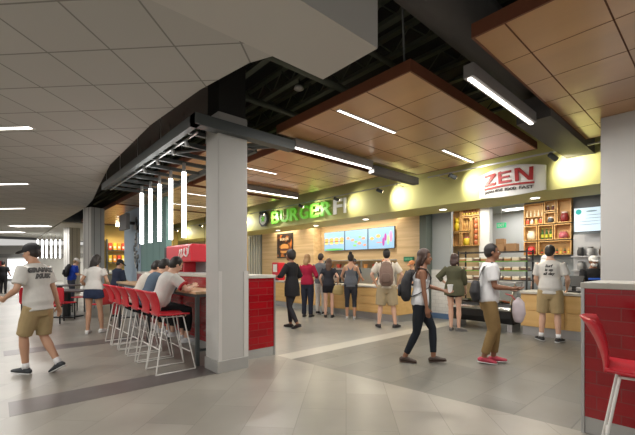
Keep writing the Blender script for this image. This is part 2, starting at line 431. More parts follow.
head(-1.95, 'track spotlight right of the curved white sign', -1.75, power=38)
head(-12.9, 'track spotlight left of the star emblem beside the grey column', power=38)
head(-16, 'track spotlight seen far left through the hanging tubes', power=38)
head(-19, 'leftmost track spotlight, far behind the hanging tubes', power=38)

# ------------------------------------------------------------------ signs
S = thing('shop_sign', 'green and white BURGERFI letters with a star emblem on the olive fascia', 'sign', (0, 7.45, 0))
obj('backer_rail', B(-10.9, -7.1, .0, .03, 3.12, 3.16), m_olive, S)
word = 'BURGERFI'
wx = [-10.86, -10.30, -9.76, -9.24, -8.72, -8.20, -7.66, -7.24, -7.08]
for i, ch in enumerate(word):
    bm = text_bm(ch, .5, .018, .012)
    fit(bm, wx[i], wx[i + 1] - .07, 2.93, 3.36, -.02)
    obj('letter', bm, m_green if i < 6 else mat('letter_white', (.8, .8, .72), .4, emit=.15), S)
bm = bmesh.new()
prism_pts = [(-11.36 + .31 * math.cos(R(22.5 + 45 * k)), 3.16 + .30 * math.sin(R(22.5 + 45 * k))) for k in range(8)]
def plate(bm, pts, y0, y1):
    a = [bm.verts.new((x, y0, z)) for x, z in pts]; b = [bm.verts.new((x, y1, z)) for x, z in pts]
    bm.faces.new(a); bm.faces.new(b[::-1]); n = len(pts)
    for i in range(n): bm.faces.new((a[i], a[(i + 1) % n], b[(i + 1) % n], b[i]))
plate(bm, prism_pts, -.05, 0)
em = obj('emblem', bm, mat('emblem_dark', (.05, .05, .045), .5), S)
bm = bmesh.new(); plate(bm, [(-11.36 + .22 * math.cos(k * PI / 12), 3.16 + .22 * math.sin(k * PI / 12)) for k in range(24)], -.06, -.05)
obj('emblem_disc', bm, m_signw, em)
bm = bmesh.new(); plate(bm, [(-11.36 + (.15 if k % 2 == 0 else .065) * math.sin(k * PI / 5), 3.16 + (.15 if k % 2 == 0 else .065) * math.cos(k * PI / 5)) for k in range(10)], -.07, -.06)
obj('emblem_star', bm, m_green, em)
# ZEN : curved white board
Z = thing('shop_sign', 'curved white board with red letters ZEN on the olive fascia', 'sign', (0, 7.30, 0))
bm = bmesh.new(); n = 20
def zy(u): return .14 - .20 * math.sin(PI * u) ** 1   # bow towards the viewer
def zpt(u, v, off=0):
    x = -3.36 + 1.19 * u
    hh = .22 + .07 * math.sin(PI * u)
    return Vector((x, zy(u) - off, 3.03 + v * hh))
grid = []
for i in range(n + 1):
    u = i / n
    grid.append([bm.verts.new(zpt(u, -1)), bm.verts.new(zpt(u, 1)), bm.verts.new(zpt(u, 1, -.05)), bm.verts.new(zpt(u, -1, -.05))])
for a, b in zip(grid, grid[1:]):
    for j in range(4): bm.faces.new((a[j], b[j], b[(j + 1) % 4], a[(j + 1) % 4]))
bm.faces.new(grid[0]); bm.faces.new(grid[-1][::-1])
obj('board', bm, m_signw, Z, smooth=False)
def on_zen(bm, u0, u1, v0, v1, name, m):
    bmesh.ops.triangulate(bm, faces=bm.faces)
    if name != 'tagline': bmesh.ops.subdivide_edges(bm, edges=bm.edges[:], cuts=5, use_grid_fill=True)
    xs = [v.co.x for v in bm.verts]; ys = [v.co.y for v in bm.verts]; a, b, c, d = min(xs), max(xs), min(ys), max(ys)
    for v in bm.verts:
        u = u0 + (u1 - u0) * (v.co.x - a) / (b - a); w_ = v0 + (v1 - v0) * (v.co.y - c) / (d - c)
        p = zpt(u, 0, .004 + (.02 if v.co.z > 0 else 0)); v.co = (p.x, p.y, 3.03 + w_ * .27)
    obj(name, bm, m, Z)
def poly_bm(polys, d=.01):
    bm = bmesh.new()
    for p in polys:
        a = [bm.verts.new((x, y, -d)) for x, y in p]; b = [bm.verts.new((x, y, d)) for x, y in p]; k = len(p)
        bm.faces.new(a[::-1]); bm.faces.new(b)
        for i in range(k): bm.faces.new((a[i], a[(i + 1) % k], b[(i + 1) % k], b[i]))
    return bm
on_zen(poly_bm([[(0, .78), (.02, 1), (.97, .98), (1, .78)], [(.60, .80), (1, .80), (.40, .18), (.0, .18)], [(-.02, .20), (0, 0), (.97, .0), (1, .20)]]), .10, .33, -.12, .72, 'letter', m_signr)
on_zen(poly_bm([[(.06, 0), (.02, 1), (.26, 1.05), (.30, .02)], [(.2, .80), (.22, .98), (.97, 1), (.95, .82)], [(.2, .40), (.22, .59), (.87, .58), (.86, .42)], [(.2, 0), (.2, .19), (1, .18), (.98, 0)]]), .37, .58, -.12, .74, 'letter', m_signr)
on_zen(poly_bm([[(.02, 0), (-.02, 1), (.20, 1.02), (.24, .02)], [(.06, .98), (.76, 0), (1, .02), (.28, 1.02)], [(.78, 0), (.82, 1), (1.03, 1.02), (1, 0)]]), .62, .86, -.12, .78, 'letter', m_signr)
on_zen(poly_bm([[(0, 0), (0, 1), (1, 1), (1, 0)]]), .10, .87, -.36, -.24, 'underline', m_signr)
for tw, ta, tb in (('JAPANESE', .12, .44), ('FOOD', .48, .64), ('FAST', .68, .86)):
    bm = text_bm(tw, .1, .003, .001, 0, 2); on_zen(bm, ta, tb, -.68, -.48, 'tagline_word', mat('tagline_grey', (.12, .10, .09), .6))

# ------------------------------------------------------------------ shop shells
struct('wall_burger', B(-10.6, -6.55, 9.6, 9.72, 0, 3.05), m_wallw)
struct('wall_burger_left', B(-14.2, -10.6, 9.2, 9.72, 0, 3.05), m_wallw)
struct('wall_burger_pier', B(-6.55, -5.62, 9.0, 9.72, 0, 3.05), m_wallw)
struct('trim_7', B(-5.62, -5.42, 8.75, 9.72, 0, 2.95), m_dkjamb)
struct('wall_between', B(-5.42, -4.86, 9.07, 9.17, 1.32, 3.05), m_grey)
struct('wall_between_lower', B(-5.42, -4.78, 9.03, 9.17, .14, 1.32), m_whitetile)
struct('baseboard_between', B(-5.42, -4.78, 9.0, 9.17, 0, .14), m_blue)
struct('wall_far_service', B(-15.6, -14.2, 9.3, 9.5, 0, 3.05), mat('service_door_grey', (.36, .38, .37), .6))
bm = bmesh.new()
for k in range(6): box(bm, -15.5 + k * .22, -15.42 + k * .22, 9.27, 9.3, .05, 2.85)
struct('door_1', bm, mat('door_fold', (.55, .57, .55), .5))
struct('trim_8', B(-14.32, -14.2, 9.22, 9.32, 0, 3.0), m_dkjamb)
struct('wall_zen_strip', B(-4.58, -4.30, 10.1, 10.3, 0, 3.3), m_white)
struct('wall_zen_right', B(-3.46, -1.2, 10.22, 10.35, 0, 3.05), m_grey)
struct('wall_kitchen', B(-7, -1, 11.8, 11.9, 0, 3.05), m_white)
struct('wall_right_back', B(-1.2, 3.5, 8.6, 10.4, 0, 3.05), m_grey)
area((-4.0, 11.1, 3.02), .9, .5, 9, (1, 1, .97))
obj_ = tag(obj('kitchen_light', B(-4.3, -3.7, 10.95, 11.25, 3.03, 3.05), m_glow), 'square ceiling light in the kitchen beyond the crates', 'ceiling light')
area((-4.7, 9.7, 3.0), .5, .3, 10, (1, .93, .82))  # added lamp without a fixture, brightens the left crates
area((-3.2, 9.3, 3.0), 1.6, .5, 30, (1, .95, .86))
area((-8.6, 9.0, 3.0), 4.5, .4, 60, (1, .86, .62))
area((-12.4, 8.95, 3.0), 1.5, .3, 16, (1, .86, .62))
t = thing('exit_sign', 'small green exit sign hanging in the kitchen between the crate displays', 'sign', (-4.18, 10.6, 2.50))
obj('box', B(-.12, .12, -.03, .03, -.01, .13), m_exit, t, bev=.005)
bm = fit(text_bm('EXIT', .1, .002, .002), -.09, .09, .02, .10, -.034); obj('lettering', bm, m_signw, t)
bm = bmesh.new(); cyl(bm, 0, 0, .16, .55, .01, 8); obj('stem', bm, m_white, t)

# ------------------------------------------------------------------ columns
def column(x0, x1, y0, y1, label, h=3.47, guard=True, base=.16):
    t = thing('column', label, 'column', ((x0 + x1) / 2, (y0 + y1) / 2, 0), 0)
    a, b = (x1 - x0) / 2, (y1 - y0) / 2
    obj('shaft', B(-a, a, -b, b, 0, h), m_conc, t, bev=.012)
    obj('upper_shaft', B(-a + .02, a - .02, -b + .02, b - .02, h, 4.8), m_void, t)
    if base: obj('plinth', B(-a - .012, a + .012, -b - .012, b + .012, 0, base), m_metalpl, t, bev=.003)
    return t, a, b
t, a, b = column(-4.83, -4.45, 2.20, 2.64, 'big square grey column beside the red bar stools', 3.47)
bm = bmesh.new(); box(bm, a - .02, a + .010, b - .06, b + .01, .16, 1.35); box(bm, a, a + .008, -b + .005, -b + .05, .16, 1.35)
obj('corner_guard', bm, m_guard, t)
column(-1.12, -.62, 6.06, 6.55, 'tall grey column at the right edge behind the red tiled wall', 3.4, base=.16)
def fluted(x, y, label, s=.32):
    t = thing('column', label, 'column', (x, y, 0), R(20))
    obj('shaft', B(-s, s, -s, s, 0, 3.4), m_conc, t, bev=.01)
    bm = bmesh.new()
    for k in (-.12, .10): box(bm, k - .008, k + .008, -s - .004, -s + .01, 0, 3.4); box(bm, s - .01, s + .004, k - .008, k + .008, 0, 3.4)
    obj('joint_line', bm, mat('joint_dark', (.12, .12, .11), .8), t)
fluted(-14.4, 2.53, 'grey panelled column left of the shelf of red and yellow packages', .23)
fluted(-22.69, 3.0, 'far grey panelled column behind the man with the blue shirt', .27)

# ------------------------------------------------------------------ red tiled low walls
def lowwall(x0, x1, y0, y1, label, h=1.28):
    t = thing('low_wall', label, 'low wall', ((x0 + x1) / 2, (y0 + y1) / 2, 0), 0)
    a, b = (x1 - x0) / 2, (y1 - y0) / 2
    obj('tiled_body', B(-a, a, -b, b, .14, h - .05), m_redtile, t)
    obj('plinth', B(-a + .004, a - .004, -b + .004, b - .004, 0, .14), m_metalpl, t)
    obj('cap', B(-a - .015, a + .015, -b - .015, b + .015, h - .05, h), m_quartz, t, bev=.006)
    bm = bmesh.new()
    for sx in (-1, 1):
        for sy in (-1, 1): box(bm, sx * a - .012, sx * a + .012, sy * b - .012, sy * b + .012, 0, h - .05)
    obj('edge_strip', bm, m_stain, t)
    return t
lowwall(-9.8, -4.8, 2.66, 3.34, 'long red tiled bar wall with pale top behind the bar stools')
lowwall(-.815, 1.4, 3.76, 4.45, 'red tiled low wall with pale top at the right edge')

# ------------------------------------------------------------------ burger counter
def counter(x0, x1, y0, y1, label, h=.90, m=m_cwood, rows=3):
    t = thing('service_counter', label, 'counter', ((x0 + x1) / 2, (y0 + y1) / 2, 0), 0)
    a, b = (x1 - x0) / 2, (y1 - y0) / 2
    obj('carcass', B(-a, a, -b + .02, b, .18, h - .05), m, t)
    obj('kick_plate', B(-a + .02, a - .02, -b + .06, b, 0, .18), m_stain, t)
    obj('countertop', B(-a - .01, a + .01, -b - .03, b + .02, h - .05, h), m_quartz, t, bev=.006)
    bm = bmesh.new(); n = max(2, int((x1 - x0) / 1.25))
    for i in range(n):
        for r in range(rows):
            zz = .19 + r * (h - .25) / rows
            box(bm, -a + i * 2 * a / n + .006, -a + (i + 1) * 2 * a / n - .006, -b, -b + .02, zz, zz + (h - .25) / rows - .01)
    obj('front_panel', bm, m, t)
    return t
counter(-13.6, -5.45, 7.5, 8.2, 'long wood-fronted order counter under the menu screens')
counter(-2.85, -1.3, 8.2, 8.9, 'wood-fronted order counter at the right, under the wall screen', rows=2)

# menu screens
GR = 'menu screens'
def blob(bm, x, z, rx, rz, y, n=12):
    c = [bm.verts.new((x + rx * math.cos(2 * PI * k / n), y, z + rz * math.sin(2 * PI * k / n))) for k in range(n)]
    bm.faces.new(c)
scr_m = mat('screen_lit', (.16, .28, .42), .3, emit=.36, ecol=(.32, .55, .85))
def screen(x0, x1, z0, z1, y, label, shapes, group=GR, m=scr_m, d=.06):
    t = thing('menu_screen', label, 'screen', ((x0 + x1) / 2, y, (z0 + z1) / 2), 0, group)
    a, b = (x1 - x0) / 2, (z1 - z0) / 2
    obj('bezel', B(-a, a, 0, d, -b, b), m_black, t, bev=.004)
    obj('display', B(-a + .012, a - .012, -.004, 0, -b + .012, b - .012), m, t)
    for name, col, parts in shapes:
        for (x, z, rx, rz) in parts:
          bm = bmesh.new(); blob(bm, x * a, z * b, rx * a, rz * b, -.006 - .001 * shapes.index((name, col, parts)))
          obj(name, bm, mat('print_%s_%d' % (name, int(sum(col) * 1000)), col, .5, emit=.3, ecol=col), t)
    return t
def burgers(cx, n, zz, s=.21):
    return [('bun_picture', (.75, .33, .10), [(c, zz + .16, s, .20) for c in cx]), ('patty_picture', (.28, .06, .03), [(c, zz - .05, s, .06) for c in cx]), ('salad_picture', (.25, .55, .12), [(c, zz - .13, s * .95, .05) for c in cx]), ('lower_bun_picture', (.8, .45, .2), [(c, zz - .23, s * .9, .08) for c in cx])]
hdr = [('caption_lines', (.16, .35, .55), [(-.1, .78, .5, .035), (-.4, .62, .3, .02), (.35, .62, .3, .02)])]
screen(-10.22, -9.14, 1.98, 2.69, 9.42, 'left menu screen with a row of four burgers over a green strip', burgers([-.74, -.25, .25, .74], 4, .0) + hdr + [('green_strip', (.10, .38, .08), [(0, -.86, .95, .1)])])
screen(-9.12, -8.05, 1.98, 2.69, 9.42, 'middle menu screen with scattered small food pictures', hdr + [('food_picture', (.7, .25, .15), [(-.7, .2, .14, .13), (-.3, 0, .15, .12), (.65, .1, .15, .12), (.3, -.35, .16, .14), (.75, -.55, .12, .1)]), ('green_picture', (.2, .5, .15), [(0, -.2, .15, .1), (.35, .25, .14, .09), (-.1, -.55, .15, .1)])])
screen(-8.03, -6.95, 1.98, 2.69, 9.42, 'right menu screen with burgers and coloured drinks', [('bun_picture', (.75, .33, .10), [(-.7, .0, .16, .14), (-.2, .2, .17, .16)]), ('caption_lines', (.7, .2, .2), [(-.1, -.4, .25, .04)]), ('drink_picture', (.30, .04, .30), [(.2, -.35, .09, .4), (.35, .05, .09, .35)]), ('pink_drink_picture', (.8, .2, .4), [(.75, .1, .1, .5)]), ('green_drink_picture', (.3, .65, .25), [(.55, -.2, .09, .45)])])
screen(-2.25, -1.60, 2.16, 2.70, 9.6, 'bright wall screen above the right order counter beside the crates', [('logo_block', (.02, .35, .33), [(-.72, .65, .17, .22)]), ('caption_lines', (.2, .3, .35), [(.0, .65, .3, .06), (.2, .35, .5, .02), (.2, .1, .55, .02), (-.1, -.15, .6, .02), (-.1, -.4, .6, .02)])], None, mat('screen_pale', (.4, .5, .55), .3, emit=.50, ecol=(.72, .88, .98)))
bm = bmesh.new(); box(bm, -2.2, -2.1, 9.66, 10.25, 2.42, 2.5)
tag(obj('screen_bracket', bm, m_steel), 'dark wall bracket holding the bright screen right of the crates', 'bracket')
for x in (-9.7, -8.6, -7.5):
    tag(obj('screen_bracket', B(x - .1, x + .1, 9.48, 9.6, 2.2, 2.5), m_steel), {-9.7: 'wall bracket behind the left menu screen', -8.6: 'wall bracket behind the middle menu screen', -7.5: 'wall bracket behind the right menu screen'}[x], 'bracket')
# poster
t = thing('poster', 'dark framed burger poster with orange flames on the pale wood wall', 'poster', (-12.42, 9.16, 2.28))
obj('frame', B(-.55, .55, 0, .04, -.52, .52), m_black, t, bev=.004)
pm = bpy.data.materials.new('flame_print'); pm.use_nodes = True; nt = pm.node_tree
n = nt.nodes.new('ShaderNodeTexNoise'); n.inputs['Scale'].default_value = 3.5; n.inputs['Detail'].default_value = 6
tc = nt.nodes.new('ShaderNodeTexCoord'); nt.links.new(tc.outputs['Object'], n.inputs['Vector'])
r = nt.nodes.new('ShaderNodeValToRGB'); r.color_ramp.elements[0].position = .50; r.color_ramp.elements[0].color = (.02, .008, .006, 1); r.color_ramp.elements[1].position = .68; r.color_ramp.elements[1].color = (.75, .22, .03, 1)
nt.links.new(n.outputs['Fac'], r.inputs[0]); nt.links.new(r.outputs[0], nt.nodes['Principled BSDF'].inputs['Base Color'])
obj('print', B(-.50, .50, -.006, 0, -.47, .47), pm, t)
bm = bmesh.new(); blob(bm, 0, -.05, .3, .13, -.009); obj('bun_picture', bm, mat('poster_bun', (.75, .36, .1), .5), t)
bm = bmesh.new(); blob(bm, 0, -.17, .32, .05, -.011); obj('patty_picture', bm, mat('poster_patty', (.12, .03, .02), .5), t)
bm = bmesh.new(); blob(bm, 0, -.25, .29, .07, -.009); obj('lower_bun_picture', bm, mat('poster_bun', (.75, .36, .1), .5), t)
bm = fit(text_bm('BURGER', .1, .001, .002), -.3, .3, .22, .33, -.010); obj('lettering', bm, mat('poster_cream', (.75, .6, .4), .5), t)
# green box sign on the pier
t = thing('wall_sign', 'small dark green box sign on the wood pier right of the menu screens', 'sign', (-6.12, 8.96, 1.62))
obj('box', B(-.17, .17, 0, .04, -.07, .07), mat('green_box', (.02, .16, .09), .5), t, bev=.004)
for q_ in (0, 1): bm = fit(text_bm('III', .1, .001, 0), -.12 + .13 * q_, -.01 + .13 * q_, -.03, .03, -.004); obj('marks', bm, mat('green_lit', (.2, .6, .35), .5), t)
# things on / behind the burger counter
t = thing('condiment_stand', 'tall red dispenser stand on the left end of the order counter', 'dispenser', (-10.95, 7.8, .90))
obj('body', B(-.2, .2, -.15, .15, 0, .65), m_redpl, t, bev=.02)
bm = bmesh.new(); box(bm, -.12, .12, -.158, -.15, .3, .58); obj('face_plate', bm, m_signw, t)
obj('tray', B(-.22, .22, -.2, -.15, .0, .04), m_black, t)
for i, (x, lab) in enumerate([(-10.3, 'black till screen on the order counter by the crimson jacket'), (-9.3, 'black till screen on the counter behind the tan handbag'), (-7.9, 'black till screen on the counter between two customers'), (-6.2, 'black till screen at the right end of the burger counter')]):
    t = thing('till', lab, 'till', (x, 7.95, .90), R(180 + 8 * (i - 1)), 'tills on the order counter')
    obj('base', B(-.13, .13, -.1, .1, 0, .03), m_black, t, bev=.005)
    obj('post', B(-.03, .03, -.02, .02, .03, .2), m_black, t)
    bm = B(-.19, .19, -.015, .015, -.13, .13); xf(bm, Matrix.Translation((0, .0, .28)) @ Matrix.Rotation(R(15), 4, 'X')); obj('monitor', bm, m_black, t, bev=.005)
t = thing('kitchen_pass', 'stainless pass shelf with warm lamps behind the order counter', 'kitchen shelf', (-8.2, 9.35, 0))
obj('body', B(-1.9, 1.6, -.05, .22, 0, 1.35), m_stain, t)
obj('shelf', B(-1.9, 1.6, -.15, .22, 1.6, 1.63), m_stain, t)
for x in (-1.85, 0, 1.55): obj('post', B(x - .02, x + .02, -.1, -.06, 1.35, 1.6), m_stain, t)
for i in range(9):
    x = -9.8 + i * .42; c = [(.75, .35, .1), (.6, .08, .05), (.8, .6, .2), (.5, .5, .5)][i % 4]
    g = thing('food_carton', '', 'carton', (x, 9.38, 1.35), R(i * 13), 'food cartons on the pass shelf behind the tills')
    g['label'] = ORD[i] + ' food carton from the left on the stainless pass behind the order counter'
    bm = bmesh.new(); a = [bm.verts.new(p) for p in ((-.05, -.05, 0), (.05, -.05, 0), (.05, .05, 0), (-.05, .05, 0))]; b_ = [bm.verts.new(p) for p in ((-.07, -.07, .13), (.07, -.07, .13), (.07, .07, .13), (-.07, .07, .13))]
    bm.faces.new(a); bm.faces.new(b_)
    for k in range(4): bm.faces.new((a[k], a[(k + 1) % 4], b_[(k + 1) % 4], b_[k]))
    obj('carton_body', bm, mat('carton%d' % (i % 4), c, .6), g)

# ------------------------------------------------------------------ Zen : crates on the back walls
CG = 'wooden display crates on the sushi shop wall'
def crate(x0, x1, z0, z1, y, label, d=.16):
    t = thing('display_crate', label, 'crate', ((x0 + x1) / 2, y, z0), 0, CG)
    a = (x1 - x0) / 2; h = z1 - z0; w_ = .022
    bm = bmesh.new(); box(bm, -a, a, -d, 0, 0, w_); box(bm, -a, a, -d, 0, h - w_, h); box(bm, -a, -a + w_, -d, 0, w_, h - w_); box(bm, a - w_, a, -d, 0, w_, h - w_)
    obj('frame', bm, m_crate, t); obj('back_board', B(-a + w_, a - w_, -.012, 0, w_, h - w_), mat('crate_back', (.62, .38, .16), .6, var=.15), t)
    return t
def bottle(x, y, z, h, col, label, capc=(.6, .5, .05), r=.022, group='bottles in the display crates'):
    t = thing('bottle', label, 'bottle', (x, y, z), 0, group)
    bm = bmesh.new(); tube(bm, [(0, 0, .0), (0, 0, h * .6), (0, 0, h * .72), (0, 0, h * .95)], [r, r, r * .45, r * .4], n=10, round_=False); obj('glass_body', bm, mat('btl%d' % int(sum(col) * 999), col, .3), t)
    bm = bmesh.new(); cyl(bm, 0, 0, h * .95, h, r * .5, 10); obj('cap', bm, mat('cap%d' % int(sum(capc) * 999), capc, .4), t)
    bm = bmesh.new(); cyl(bm, 0, 0, h * .15, h * .45, r * 1.04, 10); obj('paper_label', bm, mat('lab%d' % int(sum(capc) * 999), capc, .6), t)
    return t
CX0, CZ1 = -3.42, 3.0
k = 1.02 / 47
def cx(px): return CX0 + (px - 526) * k
def cz(py): return CZ1 - (py - 204) * .0262
Yc = 10.2
crate(cx(526), cx(546.3), cz(225), cz(205), Yc, 'big upper left crate of jars, under the soffit')
crate(cx(547), cx(558.3), cz(213.5), cz(204), Yc, 'small top middle crate with dark cups')
crate(cx(547), cx(558.3), cz(225), cz(214.5), Yc, 'small crate with a black and white bowl, below the dark cups')
crate(cx(559.3), cx(573), cz(225), cz(203.5), Yc, 'tall upper right crate holding a dark red jar')
crate(cx(526), cx(540), cz(240), cz(226), Yc, 'middle left crate with a round cream ornament')
crate(cx(541), cx(556), cz(240), cz(226), Yc, 'middle crate with three green and yellow bottles')
crate(cx(557), cx(573), cz(240), cz(226), Yc, 'middle right crate with a pink bowl')
crate(cx(526), cx(540), cz(254), cz(241), Yc, 'lower left crate with a red pot')
crate(cx(541.3), cx(573), cz(254), cz(241), Yc, 'wide lower crate with two rows of small bottles')
zs = cz(225) + .022
obj_ = tag(obj('crate_shelf', B(cx(527.2), cx(545.2), Yc - .15, Yc - .013, zs + .165, zs + .18), m_crate), 'thin shelf across the big upper left crate, upper one', 'shelf')
jg = 'jars and pots in the crates'
def jar(x, z, col, r, h, label, lid=(.7, .65, .5), name='jar', y=Yc - .08, grp=jg):
    t = thing(name, label, name, (x, y, z), 0, grp)
    bm = bmesh.new(); tube(bm, [(0, 0, 0), (0, 0, h * .2), (0, 0, h * .6), (0, 0, h * .85)], [r * .8, r, r, r * .7], n=14, round_=False); obj('body', bm, mat('jar%d' % int(sum(c * m for c, m in zip(col, (100, 1000, 7000)))), col, .4), t, smooth=True)
    bm = bmesh.new(); cyl(bm, 0, 0, h * .85, h, r * .75, 14); obj('lid', bm, mat('lid%d' % int(sum(lid) * 999), lid, .5), t)
    return t
for i in range(4):
    jar(cx(529 + i * 4.6), zs, [(.7, .1, .05), (.75, .7, .6), (.7, .4, .1), (.75, .1, .05)][i], .035, .13, ['red jar at the left of the big upper crate', 'cream jar, second along in the big upper crate', 'orange jar, third along in the big upper crate', 'red jar at the right of the big upper crate'][i])
for i in range(5):
    bottle(cx(528.5 + i * 4), Yc - .08, zs + .18, .16, (.75, .65, .4), ORD[i] + ' small pale bottle from the left on the shelf of the big upper crate', (.8, .7, .5))
jar(cx(550), cz(213.5) + .022, (.08, .02, .02), .035, .12, 'dark cup at the left in the small top crate'); jar(cx(555), cz(213.5) + .022, (.10, .02, .02), .035, .12, 'dark cup at the right in the small top crate')
jar(cx(552.6), cz(225) + .022, (.05, .05, .05), .07, .13, 'black bowl with white top in the small crate', (.8, .8, .78), 'bowl')
jar(cx(566), cz(225) + .022, (.22, .02, .02), .085, .24, 'dark red square jar in the tall upper right crate', (.6, .5, .45))
jar(cx(533), cz(240) + .022, (.75, .68, .5), .09, .22, 'round cream ornament in the middle left crate', (.75, .65, .45), 'ornament')
for i in range(3): bottle(cx(544.5 + i * 4.2), Yc - .08, cz(240) + .022, .26, (.03, .10, .02), ['left green bottle with yellow label in the middle crate', 'centre green bottle with yellow label in the middle crate', 'right green bottle with yellow label in the middle crate'][i], (.6, .55, .05), .034)
jar(cx(565), cz(240) + .022, (.5, .12, .14), .10, .16, 'pink bowl in the middle right crate', (.55, .2, .2), 'bowl')
jar(cx(533), cz(254) + .022, (.65, .04, .04), .09, .20, 'red pot in the lower left crate', (.65, .08, .06), 'pot')
for i in range(8): bottle(cx(544 + i * 3.7), Yc - .08, cz(254) + .022, .14, [(.04, .10, .03), (.6, .3, .05)][i % 2], ORD[i] + ' small bottle from the left inside the wide lower crate', [(.6, .1, .05), (.7, .6, .1)][i % 2], .024)
# left crates
LX0 = -5.44
def lx(px): return -5.40 + (px - 451) * .0298
def lz(py): return 3.34 - (py - 200) * .0287
def lcrate(p0, p1, q0, q1, lab): return crate(lx(p0), lx(p1), lz(q1), lz(q0), 10.2, lab)
# the pale wood wall behind them
struct('wall_crates_left', B(-6.6, -4.58, 10.2, 10.3, 0, 3.05), m_wallw)
lcs = [(452, 461, 211, 232, 'upper left crate with a yellow figure, left display'), (462, 479, 209, 217.5, 'long top crate of bottles in the left display'), (462, 471, 218.5, 232, 'middle crate with upright packets in the left display'), (472, 479, 218.5, 247, 'tall narrow right crate of tins in the left display'), (452, 461, 233, 247, 'lower left empty crate in the left display'), (462, 471, 233, 247, 'lower middle crate with a yellow jar in the left display')]
for c in lcs: lcrate(*c)
t = thing('figurine', 'yellow figurine with two ears in the upper left crate', 'figurine', (lx(456.5), 10.12, lz(232) + .022), 0)
bm = bmesh.new(); ell(bm, (0, 0, .13), (.09, .06, .13)); ell(bm, (0, 0, .30), (.07, .055, .07)); tube(bm, [(-.04, 0, .34), (-.055, 0, .41)], [.022, .008], n=8); tube(bm, [(.04, 0, .34), (.055, 0, .41)], [.022, .008], n=8); tube(bm, [(.08, -.01, .2), (.11, -.02, .34)], [.025], n=8)
obj('body', bm, mat('yellow_glaze', (.75, .55, .03), .4), t, smooth=True)
jar(lx(466.5), lz(247) + .022, (.7, .5, .03), .10, .24, 'yellow jar in the lower middle crate of the left display', (.7, .2, .05))
for i in range(6): bottle(lx(463.5 + i * 2.8), 10.12, lz(217.5) + .022, .17, (.35, .10, .05), ORD[i] + ' small brown bottle from the left in the long top crate', (.7, .5, .2), .024)
for i in range(3): bottle(lx(464 + i * 2.6), 10.12, lz(232) + .022, .30, (.5, .3, .08), ORD[i] + ' slim brown bottle from the left in the middle crate of the left display', (.4, .2, .05), .024)
for i in range(5): jar(lx(475.5), lz(247) + .022 + i * .15, (.45, .12, .04), .06, .145, ['lowest', 'second', 'third', 'fourth', 'topmost'][i] + ' brown tin stacked in the tall narrow crate', (.7, .5, .3), 'tin', 10.12)

# sushi display case
t = thing('display_case', 'curved black and steel chilled display case left of the right counter', 'display case', (-3.66, 8.45, 0))
bm = bmesh.new()
prof = [(-.22, .16), (-.34, .30), (-.38, .50), (-.34, .60), (.30, .60), (.30, .16)]
def extr(bm, prof, x0, x1):
    a = [bm.verts.new((x0, y, z)) for y, z in prof]; b = [bm.verts.new((x1, y, z)) for y, z in prof]; n = len(prof)
    bm.faces.new(a); bm.faces.new(b[::-1])
    for i in range(n): bm.faces.new((a[i], b[i], b[(i + 1) % n], a[(i + 1) % n]))
extr(bm, prof, -.74, .66); obj('lower_body', bm, m_black, t, bev=.015)
bm = bmesh.new(); extr(bm, [(-.39, .46), (-.41, .5), (-.39, .54), (-.36, .54), (-.36, .46)], -.74, .66); obj('bumper', bm, m_chrome, t)
for sx in (-.72, .64):
    bm = bmesh.new(); extr(bm, [(-.34, .60), (-.10, 1.02), (.30, 1.02), (.30, .60)], sx - .012, sx + .012); obj('end_panel', bm, m_glass, t)
    bm = bmesh.new(); tube(bm, [(sx, -.34, .6), (sx, -.08, 1.04)], [.016], n=8); obj('post', bm, m_chrome, t)
bm = bmesh.new(); extr(bm, [(-.34, .60), (-.08, 1.04), (-.074, 1.036), (-.334, .60)], -.70, .62); obj('front_glass', bm, m_glass, t)
obj('top_shelf', B(-.74, .66, -.10, .34, 1.03, 1.07), m_stain, t, bev=.004)
for sx in (-.66, .58): obj('leg', B(sx - .05, sx + .05, -.22, .25, 0, .16), m_stain, t)
for i in range(7):
    for j in range(2):
        g = thing('sushi_tray', ORD[i] + (' front' if j == 0 else ' back') + ' sushi tray from the left inside the black display case', 'food tray', (-4.28 + i * .19, 8.28 + j * .22, .60), 0, 'sushi trays in the display case')
        obj('tray', B(-.08, .08, -.09, .09, 0, .02), m_black, g); bm = bmesh.new()
        for q in range(4): ell(bm, (-.05 + .033 * q, 0, .035), (.015, .05, .018), seg=8)
        obj('sushi_roll', bm, mat('sushi%d' % ((i + j) % 3), [(.7, .25, .12), (.8, .75, .65), (.2, .35, .1)][(i + j) % 3], .5), g)
# tiered shelf behind
t = thing('shelf_rack', 'black tiered shelf rack with green-lit shelf edges behind the display case', 'shelf', (-3.72, 9.05, 0))
for z in (1.08, 1.30, 1.52, 1.74):
    obj('shelf', B(-.85, .78, -.18, .25, z, z + .025), m_black, t)
    if z < 1.7 and z > 1.1: obj('green_lit_edge', B(-.85, .78, -.192, -.18, z + .0, z + .018), mat('lime_strip', (.14, .34, .03), .5, emit=.0), t)  # lime colour stands in for the green light along the shelves
for x in (-.84, .76):
    for y in (-.17, .22): obj('post', B(x - .015, x + .015, y - .015, y + .015, 0, 1.80), m_black, t)
SG = 'boxed meals on the tiered shelf'
for z, rn in ((1.105, 'lowest'), (1.325, 'middle'), (1.545, 'upper')):
    for i in range(9):
        g = thing('meal_box', ORD[i] + ' boxed meal from the left on the ' + rn + ' shelf of the black tiered rack', 'food box', (-4.46 + i * .18, 8.98, z), 0, SG + ', ' + rn + ' shelf')
        obj('box_base', B(-.075, .075, -.09, .09, 0, .05), mat('mealbase%d' % (i % 3), [(.35, .18, .06), (.6, .5, .35), (.15, .08, .05)][i % 3], .5), g)
        obj('lid', B(-.07, .07, -.085, .085, .05, .08), mat('meallid', (.7, .66, .55), .3), g)
